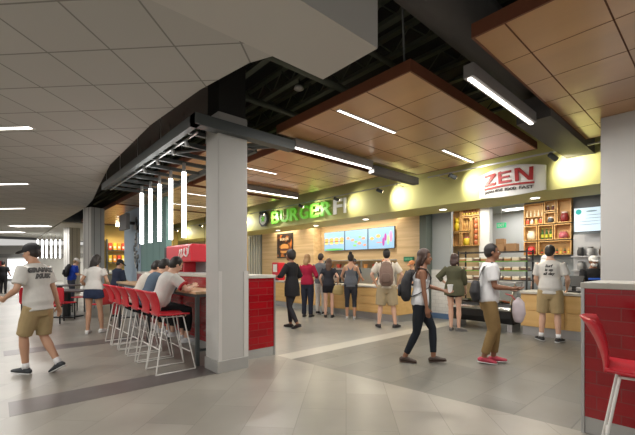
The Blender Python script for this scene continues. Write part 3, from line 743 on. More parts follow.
for i, (x, z, s_, lab) in enumerate([(-3.62, 1.766, .14, 'large brown cardboard box on top of the black rack'), (-3.34, 1.766, .11, 'smaller brown cardboard box at the right on the rack top'), (-3.60, 1.947, .09, 'brown cardboard box stacked on the large one')]):
    t = thing('cardboard_box', lab, 'box', (x, 9.1, z), R(8 * i - 6), 'cardboard boxes on the rack')
    obj('carton', B(-s_, s_, -.12, .12, 0, .18 if i < 2 else .12), mat('cardboard', (.34, .20, .10), .8, var=.1), t, bev=.004)
    obj('tape', B(-s_ - .001, s_ + .001, -.025, .025,   .175 if i < 2 else .115, .182 if i < 2 else .122), mat('tape', (.6, .5, .35), .4), t)
# zen kitchen fittings at right
t = thing('kitchen_hood', 'stainless panel wall and shelf under the bright wall screen', 'kitchen unit', (-1.95, 9.9, 0))
obj('back_panel', B(-.42, .7, .2, .3, .9, 2.15), m_stain, t); obj('shelf', B(-.42, .7, -.02, .2, 1.62, 1.65), m_stain, t); obj('body', B(-.42, .7, -.15, .3, 0, .92), m_stain, t)
obj('shelf', B(-.42, .7, -.02, .2, 1.3, 1.33), m_stain, t)
for i, (x, z) in enumerate([(-2.2, 1.65), (-2.02, 1.65), (-1.8, 1.65), (-2.2, 1.33), (-1.95, 1.33)]):
    jar(x, z, [(.04, .04, .04), (.5, .5, .5), (.08, .05, .03), (.3, .3, .3), (.1, .1, .1)][i], .07, .2, ['black pot at the left of the upper steel shelf', 'steel pot in the middle of the upper steel shelf', 'dark brown pot at the right of the upper steel shelf', 'grey pot on the lower steel shelf', 'charcoal pot at the right of the lower steel shelf'][i], (.2, .2, .2), 'pot', 9.97, 'pots on the steel shelves')
t = thing('till', 'black till screen on the right counter between the customer and the capped worker', 'till', (-2.0, 8.55, .90), R(170))
obj('base', B(-.13, .13, -.1, .1, 0, .03), m_black, t, bev=.005); obj('post', B(-.03, .03, -.02, .02, .03, .16), m_black, t)
bm = B(-.17, .17, -.015, .015, -.11, .11); xf(bm, Matrix.Translation((0, .0, .22)) @ Matrix.Rotation(R(20), 4, 'X')); obj('monitor', bm, m_black, t, bev=.005)
bottle(-2.28, 8.45, .90, .26, (.02, .35, .38), 'teal bottle with a red cap on the right counter', (.7, .06, .04), .035, None)

# ------------------------------------------------------------------ canopy of dark steel with hanging tubes
t = thing('steel_canopy', 'dark steel ladder frame hanging over the bar stools', 'canopy', (0, 0, 3.25))
obj('front_rail', B(-9.6, -4.35, 1.84, 1.92, -.07, .07), m_steel, t)
obj('rear_rail', B(-9.6, -4.9, 3.02, 3.08, -.05, .05), m_steel, t)
obj('side_beam', B(-4.50, -4.34, 1.84, 3.4, -.07, .07), m_steel, t)
for i in range(10):
    x = -9.55 + i * .52
    obj('rung', B(x - .025, x + .025, 1.92, 3.02, -.03, .03), m_steel, t)
bm = bmesh.new(); tube(bm, [(-4.6, 3.0, 0), (-6.2, 1.95, 0)], [.025], n=6); obj('brace', bm, m_steel, t)
bm = bmesh.new(); tube(bm, [(-4.4, 3.3, .0), (-4.95, 2.9, -.0)], [.035], n=6); obj('brace', bm, m_steel, t)
for i, x in enumerate((-9.3, -8.1, -6.9, -5.7)):
    bm = bmesh.new(); cyl(bm, x, 1.88, .07, 1.5, .005, 6); obj('hanger_rod', bm, m_stain, t)
    bm = bmesh.new(); cyl(bm, x + .2, 3.05, .05, 1.5, .005, 6); obj('hanger_rod', bm, m_stain, t)
t = thing('track_rail', 'slim track rail with small lamp heads along the canopy front', 'track light', (0, 1.98, 3.17))
obj('rail', B(-9.4, -4.6, -.012, .012, -.01, .01), m_stain, t)
for x in (-5.0, -5.5, -6.2, -6.9):
    bm = bmesh.new(); tube(bm, [(x, 0, -.01), (x, .03, -.08)], [.025, .03], n=12, round_=False); obj('lamp_head', bm, m_stain, t)
def pendant(x, y, zb, zt, label, grp, vis=True):
    t = thing('tube_pendant', label, 'pendant light', (x, y, zb), 0, grp)
    L_ = zt - zb
    bm = bmesh.new(); cyl(bm, 0, 0, 0, L_, .036, 14); obj('glowing_tube', bm, m_tube, t)
    bm = bmesh.new(); cyl(bm, 0, 0, L_, L_ + .16, .03, 12); obj('socket', bm, mat('socket_grey', (.35, .35, .35), .4, .5), t)
    bm = bmesh.new(); cyl(bm, 0, 0, L_ + .16, 4.8 - zb, .004, 6); obj('cord', bm, m_black, t)
for x, lab in zip((-6.2, -6.83, -7.44, -8.0, -8.6), ('nearest hanging light tube of the five over the bar', 'second nearest hanging light tube over the bar', 'middle hanging light tube of the five over the bar', 'fourth hanging light tube over the bar', 'farthest hanging light tube of the five over the bar')):
    pendant(x, 2.43, 1.91, 3.03, lab, 'five glowing tubes over the bar')
for i in range(6):
    pendant(-28.97 + i * .19, 2.02 + i * .21, 1.93, 3.08, ['first', 'second', 'third', 'fourth', 'fifth', 'sixth'][i] + ' from the left in the far row of hanging tubes beyond the capped man', 'far row of glowing tubes')

# wall panels behind the bar
t = thing('partition_wall', 'tall blue-white partition with black graffiti drawing beyond the bar', 'partition', (-13.97, 3.7, 0))
obj('panel', B(-1.03, 1.03, -.08, .08, 0, 3.7), m_bluep, t)
random.seed(11)
bm = bmesh.new()
for k in range(26):
    u = k / 25; x = .55 + .25 * math.sin(u * 9) ; z = 3.0 - u * 1.7
    blob(bm, x + random.uniform(-.16, .16), z, random.uniform(.05, .16), random.uniform(.04, .13), -.085, 7)
obj('black_drawing', bm, m_black, t)
bm = bmesh.new()
for k in range(20):
    blob(bm, .55 + random.uniform(-.25, .25), random.uniform(1.3, 2.9), random.uniform(.03, .1), random.uniform(.03, .09), -.088, 6)
obj('white_drawing', bm, m_signw, t)
t = thing('wall_monitor', 'grey-backed monitor mounted edge-on above the graffiti drawing', 'monitor', (-13.65, 3.3, 2.9))
obj('case', B(-.45, .45, -.06, .06, -.25, .28), mat('monitor_grey', (.2, .19, .19), .5), t, bev=.01); obj('arm', B(-.05, .05, .06, .32, -.05, .05), m_black, t)
t = thing('partition_wall', 'tall teal panelled partition behind the hanging tubes', 'partition', (-11.72, 3.7, 0))
obj('panel', B(-1.17, 1.17, -.08, .08, 0, 3.7), m_teal, t)
bm = bmesh.new()
for x in (-.55, .05, .62): box(bm, x - .006, x + .006, -.083, -.079, 0, 3.7)
obj('joint_line', bm, mat('teal_dark', (.10, .2, .19), .6), t)

# end wall with the warm-lit package shelves
struct('wall_end', B(-20.3, -20.0, 3.8, 7.5, 0, 3.4), mat('mustard_wall', (.55, .42, .14), .6))
t = thing('package_shelf', 'warm-lit shelf unit of packages right of the grey panelled column', 'shelf', (-19.8, 4.9, 0))
obj('body', B(-.15, .15, -.9, .9, 0, 1.0), m_steel, t)
for z in (1.56, 2.16): obj('shelf', B(-.15, .15, -.9, .9, z, z + .04), m_steel, t)
for y in (-.9, .86): obj('upright', B(-.15, .15, y, y + .04, 1.0, 2.7), m_steel, t)
cc = [((.7, .06, .03), 'red'), ((.8, .3, .03), 'orange'), ((.8, .6, .05), 'yellow')]
for z, sh in ((1.04, 'counter'), (1.60, 'lower shelf'), (2.20, 'upper shelf')):
    for i in range(9):
        c, cn = cc[(i * 2 + int(z * 7)) % 3]
        if z < 1.2: c, cn = [((.35, .40, .45), 'grey'), ((.2, .2, .2), 'black'), ((.6, .5, .3), 'tan')][i % 3]
        g = thing('package', '%s package, %s from the left on the %s of the warm-lit unit' % (cn, ORD[i], sh), 'package', (-19.76, 4.15 + i * .19, z), 0, '%s packages on the %s' % (cn, sh))
        bm = B(-.06, .06, -.07, .07, 0, .34 if z > 1.2 else .2); obj('pack', bm, mat('pk_' + cn, c, .5), g, bev=.01)
        obj('pack_label', B(.06, .064, -.045, .045, .08, .18), m_signw, g)
for y in (4.3, 5.4):
    spot((-19.0, y, 3.2), (-19.8, y, 2.0), 60, (1, .8, .45), 90)
    tag(obj('downlight', B(-19.06, -18.94, y - .06, y + .06, 3.28, 3.42), m_warm), {4.3: 'warm lamp over the left of the package shelves', 5.4: 'warm lamp over the right of the package shelves'}[y], 'downlight')
area((-18, 6, 3.3), 2, 1, 60, (1, .85, .6))
for i, (x, z) in enumerate(((-14.6, 2.1), (-16.4, 2.1), (-18.2, 2.1), (-13.4, 2.1))):
    t = thing('cone_pendant', ['small pale cone lamp hanging behind the red machine', 'small pale cone lamp left of the one behind the red machine', 'small pale cone lamp farthest left behind the hanging tubes', 'small pale cone lamp nearest the grey column'][i], 'pendant light', (x, 6.6, z), 0, 'cone lamps behind the red machine')
    bm = bmesh.new(); tube(bm, [(0, 0, 0), (0, 0, .2)], [.13, .04], n=16, round_=False); obj('shade', bm, mat('shade_cream', (.8, .75, .55), .5, emit=.9, ecol=(1, .9, .6)), t)
    bm = bmesh.new(); cyl(bm, 0, 0, .2, 2.7, .006, 6); obj('cord', bm, m_black, t)
# counter of the far shop under those lamps
counter(-19.3, -13.9, 7.5, 8.2, 'far order counter beyond the bar, mostly hidden by the red machine')
struct('wall_far_shop', B(-30, -15.6, 9.3, 9.5, 0, 3.05), mat('far_shop_wall', (.55, .42, .24), .6))
area((-18, 8.9, 3.0), 4, .4, 50, (1, .86, .62))

# far end of the hall
ff = Vector((-math.sin(HG), math.cos(HG)))
fr = Vector((math.cos(HG), math.sin(HG)))
c0 = ff * 33
struct('wall_far', B(-38, 14, 0, .2, 0, 3.4), mat('far_wall', (.62, .60, .55), .7), loc=(c0.x, c0.y, 0), rotz=HG)
struct('trim_14', B(-38, 10, -.3, 0, 2.25, 2.6), mat('far_dark_band', (.30, .29, .27), .7), loc=(c0.x, c0.y, 0), rotz=HG)
struct('trim_12', B(-38, 10, -.5, 0, 2.6, 3.4), m_bulk, loc=(c0.x, c0.y, 0), rotz=HG)
c1 = ff * 32.4
struct('window_1', B(-32.4, -30.4, .0, .1, .2, 2.1), mat('far_window', (.8, .82, .85), .4, emit=1.0, ecol=(.95, .97, 1)), loc=(c1.x, c1.y, 0), rotz=HG)
t = thing('wall_poster', 'small red board on a post by the far wall at the left edge', 'poster', (c1.x - fr.x * 33.0, c1.y - fr.y * 33.0, 0), HG)
obj('board', B(-.35, .35, -.05, .0, 1.1, 1.9), m_redpl, t); obj('post', B(-.03, .03, -.02, .02, 0, 1.1), m_stain, t)
for q_ in (-24, -14):
    area((c1.x - ff.x * 4 + fr.x * q_, c1.y - ff.y * 4 + fr.y * q_, 3.38), 8, .4, 420, (1, .97, .92), rot=(0, 0, HG))  # added lamps with no fixtures, there to brighten the far wall
struct('ceiling', B(-34, -20.3, 2.26, 12, 3.4, 3.46), m_bulk)

# red machine on the bar
t = thing('drinks_machine', 'large red drinks machine standing on the bar wall by the grey column', 'drinks machine', (-7.7, 3.02, 1.28))
obj('back_body', B(-.34, 1.1, .02, .30, 0, .24), mat('machine_tile', (.28, .28, .28), .4, .3), t)
obj('hood', B(-.22, 1.1, -.30, .30, .22, .56), m_redpl, t, bev=.03)
obj('side_grille', B(-.36, -.215, -.29, .28, .20, .54), m_black, t, bev=.01)
obj('pillar', B(-.20, .02, -.22, .05, 0, .24), m_redpl, t, bev=.01)
obj('pillar', B(.50, .56, -.22, .05, 0, .24), m_redpl, t, bev=.01)
obj('drip_tray', B(-.34, 1.1, -.27, .02, 0, .02), m_stain, t)
bm = bmesh.new()
sq = []
for k in range(40):
    u = k / 39; sq.append((.58 + .36 * u + .05 * math.sin(u * 16), -.308, .38 + .08 * math.sin(u * 13 + .5) + .03 * u))
tube(bm, sq, [.012], n=6); obj('script_lettering', bm, m_signw, t)
bm = bmesh.new()
for q in ((.52, .36, .05), (.98, .42, .03)): tube(bm, [(q[0], -.308, q[1] - .05), (q[0] + .05, -.308, q[1] + .1)], [.01], n=6)
obj('script_lettering', bm, m_signw, t)

# ------------------------------------------------------------------ tall table at the bar
t = thing('bar_table', 'long high maple-topped table with dark steel legs at the bar stools', 'table', (-7.1, 2.34, 0))
obj('tabletop', B(-2.3, 2.16, -.24, .26, 1.02, 1.06), m_table, t, bev=.004)
obj('apron', B(-2.28, 2.14, -.21, .24, .975, 1.02), m_steel, t)
for x in (-2.2, -.1, 2.1):
    obj('leg', B(x - .025, x + .025, -.215, -.165, 0, .98), m_steel, t); obj('leg', B(x - .025, x + .025, .17, .22, 0, .98), m_steel, t)
    obj('stretcher', B(x - .015, x + .015, -.165, .17, .2, .23), m_steel, t)

# ------------------------------------------------------------------ red stool
def make_stool(label, grp):
    t = thing('bar_stool', label, 'bar stool', (0, 0, 0), 0, grp)
    # seat
    bm = bmesh.new(); n = 10; V = []
    for i in range(n + 1):
        row = []
        for j in range(n + 1):
            u = i / n * 2 - 1; v = j / n * 2 - 1
            x = u * .205 * (1 - .10 * max(0, v) ** 2 - .05 * max(0, -v)); y = v * .20
            z = .755 + .018 * u * u - .03 * max(0, v - .6) / .4 * .5 + .012 * (v * v)
            row.append(bm.verts.new((x, y, z)))
        V.append(row)
    for i in range(n):
        for j in range(n): bm.faces.new((V[i][j], V[i + 1][j], V[i + 1][j + 1], V[i][j + 1]))
    o = obj('seat', bm, m_redpl, t, smooth=True); md = o.modifiers.new('s', 'SOLIDIFY'); md.thickness = .022; md.offset = 0
    bm = bmesh.new(); V = []
    for i in range(n + 1):
        row = []
        for j in range(n + 1):
            u = i / n * 2 - 1; v = j / n
            wd = .150 + .045 * v ** 1.5
            x = u * wd; z = .755 + v * .335 - .012 * (u * u) * v; y = -.20 - .03 * v - .10 * v * v + .075 * u * u * (v ** .8)
            row.append(bm.verts.new((x, y, z)))
        V.append(row)
    for i in range(n):
        for j in range(n): bm.faces.new((V[i][j], V[i + 1][j], V[i + 1][j + 1], V[i][j + 1]))
    o = obj('backrest', bm, m_redpl, t, smooth=True); md = o.modifiers.new('s', 'SOLIDIFY'); md.thickness = .016; md.offset = 0
    for sx in (-1, 1):
        for (y0, y1) in ((.13, .27), (-.13, -.25)):
            bm = bmesh.new(); tube(bm, [(sx * .13, y0, .735), (sx * .205, y1, .012)], [.009], n=8); obj('leg', bm, m_rod, t, smooth=True)
        bm = bmesh.new(); tube(bm, [(sx * .205, -.25, .010), (sx * .205, .27, .010)], [.009], n=8); obj('floor_runner', bm, m_rod, t, smooth=True)
    for y, z, xx in ((.205, .25, .18), (-.19, .32, .172)):
        bm = bmesh.new(); tube(bm, [(-xx, y, z), (xx, y, z)], [.008], n=8); obj('footrest', bm, m_rod, t, smooth=True)
    bm = bmesh.new(); tube(bm, [(-.13, -.13, .735), (.13, -.13, .735), (.13, .13, .735), (-.13, .13, .735), (-.13, -.13, .735)], [.008], n=6); obj('seat_frame', bm, m_rod, t)
    return t
st = make_stool('nearest empty red bar stool, beside the grey column', 'red bar stools along the high table')
st.location = (-5.08, 1.80, 0); index(st)
SX = [-5.5, -6.02, -6.56, -7.05, -7.55]
for x, l in zip(SX, ['red bar stool under the person in the red-trimmed white tee', 'red bar stool under the person in the denim shirt', 'red bar stool under the person in the pale shirt', 'empty red bar stool, second from the far end', 'empty red bar stool at the far end of the row']):
    dup(st, (x, 1.80, 0), 0, l)
s2 = dup(st, (-.33, 3.02, 0), R(-80), 'red bar stool cut by the right picture edge in front of the red tiled wall'); s2['group'] = 'red bar stools by the right wall'

# ================================================================== PEOPLE
def remesh(bm, vox, sm=3, fac=.5):
    bmesh.ops.recalc_face_normals(bm, faces=bm.faces)
    me = bpy.data.meshes.new('tmp'); bm.to_mesh(me); bm.free()
    o = bpy.data.objects.new('tmp', me); COL.objects.link(o)
    md = o.modifiers.new('r', 'REMESH'); md.mode = 'VOXEL'; md.voxel_size = vox; md.use_smooth_shade = True
    if sm: m2 = o.modifiers.new('s', 'SMOOTH'); m2.factor = fac; m2.iterations = sm
    dg = bpy.context.evaluated_depsgraph_get(); out = bpy.data.meshes.new_from_object(o.evaluated_get(dg))
    bpy.data.objects.remove(o); bpy.data.meshes.remove(me)
    for p in out.polygons: p.use_smooth = True
    return out
def ik(a, t, l1, l2, pole):
    a = Vector(a); t = Vector(t); d = t - a; L_ = d.length
    if L_ > (l1 + l2) * .999: d = d.normalized() * (l1 + l2) * .999; L_ = d.length; t = a + d
    x = (l1 * l1 - l2 * l2 + L_ * L_) / (2 * L_); h = math.sqrt(max(0, l1 * l1 - x * x))
    u = d.normalized(); p = Vector(pole); p = p - u * p.dot(u); p.normalize()
    return a + u * x + p * h, t
def lerp(a, b, f): return a + (b - a) * f
SKIN = {'light': (.62, .38, .27), 'tan': (.48, .27, .17), 'brown': (.24, .11, .06), 'dark': (.11, .045, .025)}

def person(label, x, y, heading, h=1.75, skin='light', fem=False, lean=0, pel=0, twist=0,
           ankles=((-.10, .0, .08, 8, 0), (.10, .0, .08, -8, 0)), wrists=((-.27, .04, .82), (.27, .04, .82)), epole=((-.5, -1, 0), (.5, -1, 0)), kpole=(0, 1, 0),
           head=(0, 0), hair=('short', (.02, .015, .012)), top=None, bottom=None, shoes=((.02, .02, .02), (.7, .7, .7)), sock=None, vox=.011, grp='people in the food court', extra=None, face=True):
    S_ = h / 1.75
    T = thing('person', label, 'person', (x, y, 0), R(heading), grp)
    pz = .95 + pel
    pc = Vector((0, 0, pz))
    rl = Matrix.Rotation(R(-lean), 3, 'X'); rt = Matrix.Rotation(R(twist), 3, 'Z')
    def U(p): return pc + rt @ (rl @ Vector(p))
    fs = .88 if fem else 1; fw = .86 if fem else 1; fh = 1.04 if fem else 1
    rings = [(-.10, .10, .08), (-.04, .150 * fh, .105), (.03, .160 * fh, .112), (.12, .142 * fw, .100), (.22, .136 * fw, .096), (.33, .155 * fs, .11), (.42, .172 * fs, .112), (.475, .165 * fs, .092), (.52, .105 * fs, .07)]
    X_ = rt @ Vector((1, 0, 0))
    bm = bmesh.new()
    tube(bm, [U((0, 0, r[0])) for r in rings] + [U((0, .01, .57)), U((0, .02, .63))], [(r[1], r[2]) for r in rings] + [(.054 * fs, .058), (.052 * fs, .056)], ref=X_, n=20)
    # head frame
    hp = U((0, .03, .685)); hr = rt @ rl @ Matrix.Rotation(R(head[0]), 3, 'Z') @ Matrix.Rotation(R(-head[1]), 3, 'X')
    if lean > 20: hr = rt @ Matrix.Rotation(R(-lean * .55), 3, 'X') @ Matrix.Rotation(R(head[0]), 3, 'Z') @ Matrix.Rotation(R(-head[1]), 3, 'X')
    def HP(p): return hp + hr @ Vector(p)
    ell(bm, HP((0, -.012, .022)), (.074, .090, .092), hr, 18)
    ell(bm, HP((0, .022, -.038)), (.056, .066, .078), hr, 16)
    ell(bm, HP((0, .060, -.088)), (.028, .025, .022), hr, 10)
    tube(bm, [HP((0, .080, .008)), HP((0, .100, -.028))], [.008, .013], n=8)
    for sx in (-1, 1): ell(bm, HP((sx * .074, -.008, -.012)), (.009, .019, .030), hr, 8)
    tube(bm, [U((0, .01, .55)), HP((0, -.01, -.03))], [.053 * fs], n=12)
    # arms
    J = {}
    for i, sx in enumerate((-1, 1)):
        sh = U((sx * .172 * fs, 0, .465))
        el, wr = ik(sh, Vector(wrists[i]), .285, .25, rt @ Vector(epole[i]))
        J[i] = (sh, el, wr)
        tube(bm, [U((sx * .12 * fs, 0, .455)), sh, lerp(sh, el, .3), lerp(sh, el, .7), el], [.052, .056 * fs, .048 * fs, .041 * fs, .037 * fs], n=12)
        tube(bm, [el, lerp(el, wr, .25), lerp(el, wr, .7), wr], [.037 * fs, .040 * fs, .031 * fs, .024 * fs], n=12)
        d = (wr - el).normalized()
        side = rt @ Vector((0, 1, 0)); side = side - d * side.dot(d)
        if side.length < .2: side = rt @ Vector((0, 0, 1)); side = side - d * side.dot(d)
        side.normalize(); nrm = d.cross(side) * (1 if sx > 0 else -1)   # thumb side = side, palm faces the thigh
        palm = wr + d * .085
        tube(bm, [wr, wr + d * .03, palm], [(.026, .020), (.036, .017), (.038, .014)], ref=side, n=12)
        ln = (.072, .082, .076, .058)
        for q in range(4):
            b0 = palm + side * (.028 - q * .0185) - d * .01; f1 = b0 + d * ln[q] * .5 - nrm * -.0 + (nrm * -.012); f2 = f1 + d * ln[q] * .42 + nrm * -.026
            tube(bm, [b0, f1, f2], [.0095, .0088, .0075], n=8)
        b0 = wr + d * .025 + side * .022
        tube(bm, [b0, b0 + side * .032 + d * .025 - nrm * .01, b0 + side * .040 + d * .058 - nrm * .016], [.0125, .0105, .009], n=8)
    # legs
    K = {}
    for i, sx in enumerate((-1, 1)):
        hip = pc + rt @ Vector((sx * .088, 0, -.02)); a = ankles[i]
        kn, an = ik(hip, Vector(a[:3]), .43, .42, Vector(kpole) + Vector((sx * .12, 0, 0)))
        K[i] = (hip, kn, an)
        tube(bm, [hip, lerp(hip, kn, .25), lerp(hip, kn, .7), kn], [.085, .082, .062, .052], n=14)
        tube(bm, [kn, lerp(kn, an, .28), lerp(kn, an, .6), an], [.051, .057, .045, .036], n=14)
        fr_ = Matrix.Rotation(R(a[3]), 3, 'Z') @ Matrix.Rotation(R(-a[4]), 3, 'X')
        K[i] = (hip, kn, an, fr_)
        tube(bm, [an + fr_ @ Vector((0, -.045, -.045)), an + fr_ @ Vector((0, .03, -.040)), an + fr_ @ Vector((0, .10, -.052)), an + fr_ @ Vector((0, .15, -.058))], [(.030, .026), (.034, .036), (.040, .022), (.036, .016)], n=12)
        tube(bm, [an, an + fr_ @ Vector((0, -.01, -.04))], [.036, .036], n=10)
    sm = remesh(bm, vox, 2)
    body = obj('body', sm, mat('skin_' + skin, SKIN[skin], .5), T); body.scale = (S_,) * 3
    def cloth(name, bm, m, v=None, parent=None, sm=4, raw=False):
        me = bm if raw else remesh(bm, v or max(vox, .011), sm)
        o = obj(name, me, m, T, smooth=True); o.scale = (S_,) * 3
        return o
    parts = {}
    # top
    if top:
        col, sleeve, hem, ease, style = top['col'], top.get('sleeve', .6), top.get('hem', -.06), top.get('ease', .02), top.get('style', 'tee')
        m = mat('cloth_%d_%d_%d' % tuple(int(c * 255) for c in col), col, .85, var=.10, vscale=14, bump=.25, spec=.2)
        bm = bmesh.new(); P = []; Q = []
        topz = .545 if style != 'tank' else .40
        zz = [hem, hem + .06] + [r[0] for r in rings if r[0] > hem + .08 and r[0] < topz - .01]
        for z in zz:
            # interpolate ring
            for r0, r1 in zip(rings, rings[1:]):
                if r0[0] <= z <= r1[0]: f = (z - r0[0]) / (r1[0] - r0[0]); a_ = lerp(r0[1], r1[1], f); b_ = lerp(r0[2], r1[2], f); break
            else: a_, b_ = (rings[0][1], rings[0][2]) if z < 0 else (rings[-1][1], rings[-1][2])
            if z < .2: a_ = max(a_, .145); b_ = max(b_, .102)
            if z < -.03: a_ = .158 * fh + top.get('flare', 0); b_ = .115 + top.get('flare', 0)
            e = ease + (.012 if .0 < z < .2 else 0) 
            P.append(U((0, 0, z))); Q.append((a_ + e, b_ + e))
        if style == 'tank':
            P.append(U((0, 0, .42))); Q.append((.12 * fs, .10))
            tube(bm, P, Q, ref=X_, n=20, round_=False)
            for sx in (-1, 1): tube(bm, [U((sx * .085, .10, .36)), U((sx * .085, .06, .46)), U((sx * .080, 0, .505)), U((sx * .07, -.07, .46)), U((sx * .04, -.115, .36))], [.020], n=8)
        else:
            P.append(U((0, .0, .535))); Q.append((.085 * fs, .075))
            tube(bm, P, Q, ref=X_, n=20, round_=False)
            for i, sx in enumerate((-1, 1)):
                sh, el, wr = J[i]; e = ease + .004
                pts = [U((sx * .10 * fs, 0, .46)), sh, lerp(sh, el, min(1, sleeve))]; rr = [.052 + e * .4, .060 + e * .75, .047 + e * .9]
                if sleeve > 1: pts.append(lerp(el, wr, sleeve - 1)); rr = [.052 + e * .4, .060 + e * .65, .041 + e * .8, .030 + e * .7]
                tube(bm, pts, rr, n=14, round_=False)
        parts['top'] = cloth(top.get('name', 'shirt'), bm, m)
        parts['top_tree'] = None
        if top.get('cuff'):
            for i in range(2):
                sh, el, wr = J[i]; c = lerp(sh, el, sleeve); d = (el - sh).normalized()
                bm = bmesh.new(); tube(bm, [c - d * .025, c + d * .006], [.050 + ease + .009], n=14, round_=False); cloth('sleeve_trim', bm, mat('trim_cuff', top['cuff'], .8), raw=False, v=.008, sm=1)
    if bottom:
        col, L_, ease, hemr = bottom['col'], bottom.get('len', 2.0), bottom.get('ease', .012), bottom.get('hem', .0)
        m = mat('cloth_%d_%d_%d' % tuple(int(c * 255) for c in col), col, .85, var=.14, vscale=10, bump=.3, spec=.2)
        bm = bmesh.new()
        zt = bottom.get('waist', .08)
        tube(bm, [U((0, 0, -.175)), U((0, 0, -.11)), U((0, 0, -.04)), U((0, 0, .03)), U((0, 0, zt))], [(.09 + ease, .075 + ease), (.14 + ease, .10 + ease), (.155 * fh + ease, .108 + ease), (.160 * fh + ease, .114 + ease), (.150 * fw + ease, .105 + ease)], ref=X_, n=20, round_=False)
        for i in range(2):
            hip, kn, an, fr_ = K[i]
            pts = [hip, lerp(hip, kn, min(.5, L_ * .5)), lerp(hip, kn, min(1, L_))]; rr = [.090 + ease, .082 + ease + hemr * .4, lerp(.075, .054, min(1, L_)) + ease + hemr]
            if L_ > 1:
                f = L_ - 1; pts += [lerp(kn, an, f * .4), lerp(kn, an, f)]; rr += [.054 + ease, lerp(.056, .038, f) + ease + hemr]
            tube(bm, pts, rr, n=14, round_=False)
            if bottom.get('skirt'): pass
        parts['bottom'] = cloth(bottom.get('name', 'trousers'), bm, m)
    if shoes:
        for i in range(2):
            hip, kn, an, fr_ = K[i]
            bm = bmesh.new()
            tube(bm, [an + fr_ @ Vector((0, -.055, -.040)), an + fr_ @ Vector((0, .02, -.030)), an + fr_ @ Vector((0, .10, -.045)), an + fr_ @ Vector((0, .165, -.052))], [(.038, .034), (.042, .046), (.046, .030), (.040, .020)], n=14)
            if not bottom or bottom.get('len', 2) < 1.9 or True: tube(bm, [an + fr_ @ Vector((0, -.012, -.04)), an + fr_ @ Vector((0, -.012, .0))], [.044, .044], n=12, round_=False)
            s_ = cloth('shoe', bm, mat('shoe_%d_%d_%d' % tuple(int(c * 255) for c in shoes[0]), shoes[0], .6), v=.009, sm=2)
            bm = bmesh.new(); tube(bm, [an + fr_ @ Vector((0, -.068, -.070)), an + fr_ @ Vector((0, .05, -.070)), an + fr_ @ Vector((0, .12, -.070)), an + fr_ @ Vector((0, .175, -.068))], [(.036, .012), (.040, .011), (.046, .011), (.034, .010)], n=14)
            so = obj('sole', bm, mat('sole_%d' % int(shoes[1][0] * 255), shoes[1], .6), s_, smooth=True)
    if sock:
        for i in range(2):
            hip, kn, an, fr_ = K[i]; d = (kn - an).normalized()
            bm = bmesh.new(); tube(bm, [an - d * .02, an + d * .07], [.041, .043], n=12, round_=False); o = obj('sock', bm, mat('sock_white', sock, .9), T, smooth=True); o.scale = (S_,) * 3
    # hair
    kind, hc = hair[0], hair[1]
    hm = mat('hair_%d_%d' % (int(hc[0] * 500), int(hc[1] * 500)), hc, .55, var=.3, vscale=60, bump=.4)
    if kind in ('short', 'long', 'bun', 'afro', 'cap', 'tail'):
        bm = bmesh.new(); g = {'short': .010, 'long': .016, 'bun': .012, 'afro': .03, 'cap': .008, 'tail': .012}[kind]
        ell(bm, HP((0, -.024, .034)), (.075 + g, .086 + g, .088 + g), hr, 18)
        ell(bm, HP((0, -.045, -.005)), (.070 + g, .062 + g, .075 + g), hr, 14)
        if kind in ('long', 'tail'):
            ln = hair[2] if len(hair) > 2 else .3
            b0 = HP((0, -.06, .0)); down = Vector((0, 0, -1)); bk = hr @ Vector((0, -1, 0))
            sidev = hr @ Vector(((hair[3] if len(hair) > 3 else 0), 0, 0))
            wd = .085 if kind == 'long' else .045
            tube(bm, [HP((0, -.045, .02)), b0 + bk * .035 + down * .08, b0 + bk * .055 + down * ln * .6 + sidev * .3, b0 + bk * .035 + down * ln + sidev], [(wd, .055), (wd + .01, .05), (wd * .9, .042), (wd * .45, .022)], ref=hr @ Vector((1, 0, 0)), n=14)
            if kind == 'long':
                for sx in (-1, 1): tube(bm, [HP((sx * .055, .015, .07)), HP((sx * .082, .0, -.02)), HP((sx * .078, -.035, -.12))], [.022, .024, .018], n=8)
        if kind == 'bun': ell(bm, HP((0, -.055, .145)), (.050, .050, .045), hr, 12)
        # bring hair line back from the face
        o = cloth('hair', bm, hm, v=.009, sm=2)
        # trim face side: push verts in front of the hairline inward
        me = o.data; inv = hr.inverted()
        for v in me.vertices:
            q = inv @ (v.co - hp)
            if q.y > .035 and q.z < .062 and abs(q.x) < .085 and q.z > -.13:
                q.y = .035 - (q.y - .035) * .5; q.x *= .86; v.co = hp + hr @ q
    if kind in ('cap', 'capback'):
        cc_ = hair[2] if len(hair) > 2 and isinstance(hair[2], tuple) else (.02, .02, .02)
        bm = bmesh.new(); ell(bm, HP((0, -.022, .048)), (.090, .106, .082), hr, 18)
        sgn = -1 if kind == 'capback' else 1
        tube(bm, [HP((0, sgn * .06, .045)), HP((0, sgn * .12, .04)), HP((0, sgn * .165, .03))], [(.07, .010), (.066, .009), (.045, .007)], ref=hr @ Vector((1, 0, 0)), n=14)
        cloth('cap', bm, mat('cap_%d' % int(sum(cc_) * 200), cc_, .8), v=.008, sm=1)
    if face:
        for sx in (-1, 1):
            bm = bmesh.new(); ell(bm, HP((sx * .030, .072, .002)), (.013, .009, .008), hr, 10); o = obj('eye', bm, mat('eye_white', (.7, .68, .64), .3), T, smooth=True); o.scale = (S_,) * 3
            bm = bmesh.new(); ell(bm, HP((sx * .030, .079, .002)), (.0055, .004, .0060), hr, 8); obj('pupil', bm, m_black, o)
            bm = bmesh.new(); tube(bm, [HP((sx * .016, .083, .022)), HP((sx * .032, .083, .027)), HP((sx * .048, .072, .022))], [.0035], n=6); o = obj('eyebrow', bm, hm if hc[0] < .3 else m_black, T); o.scale = (S_,) * 3
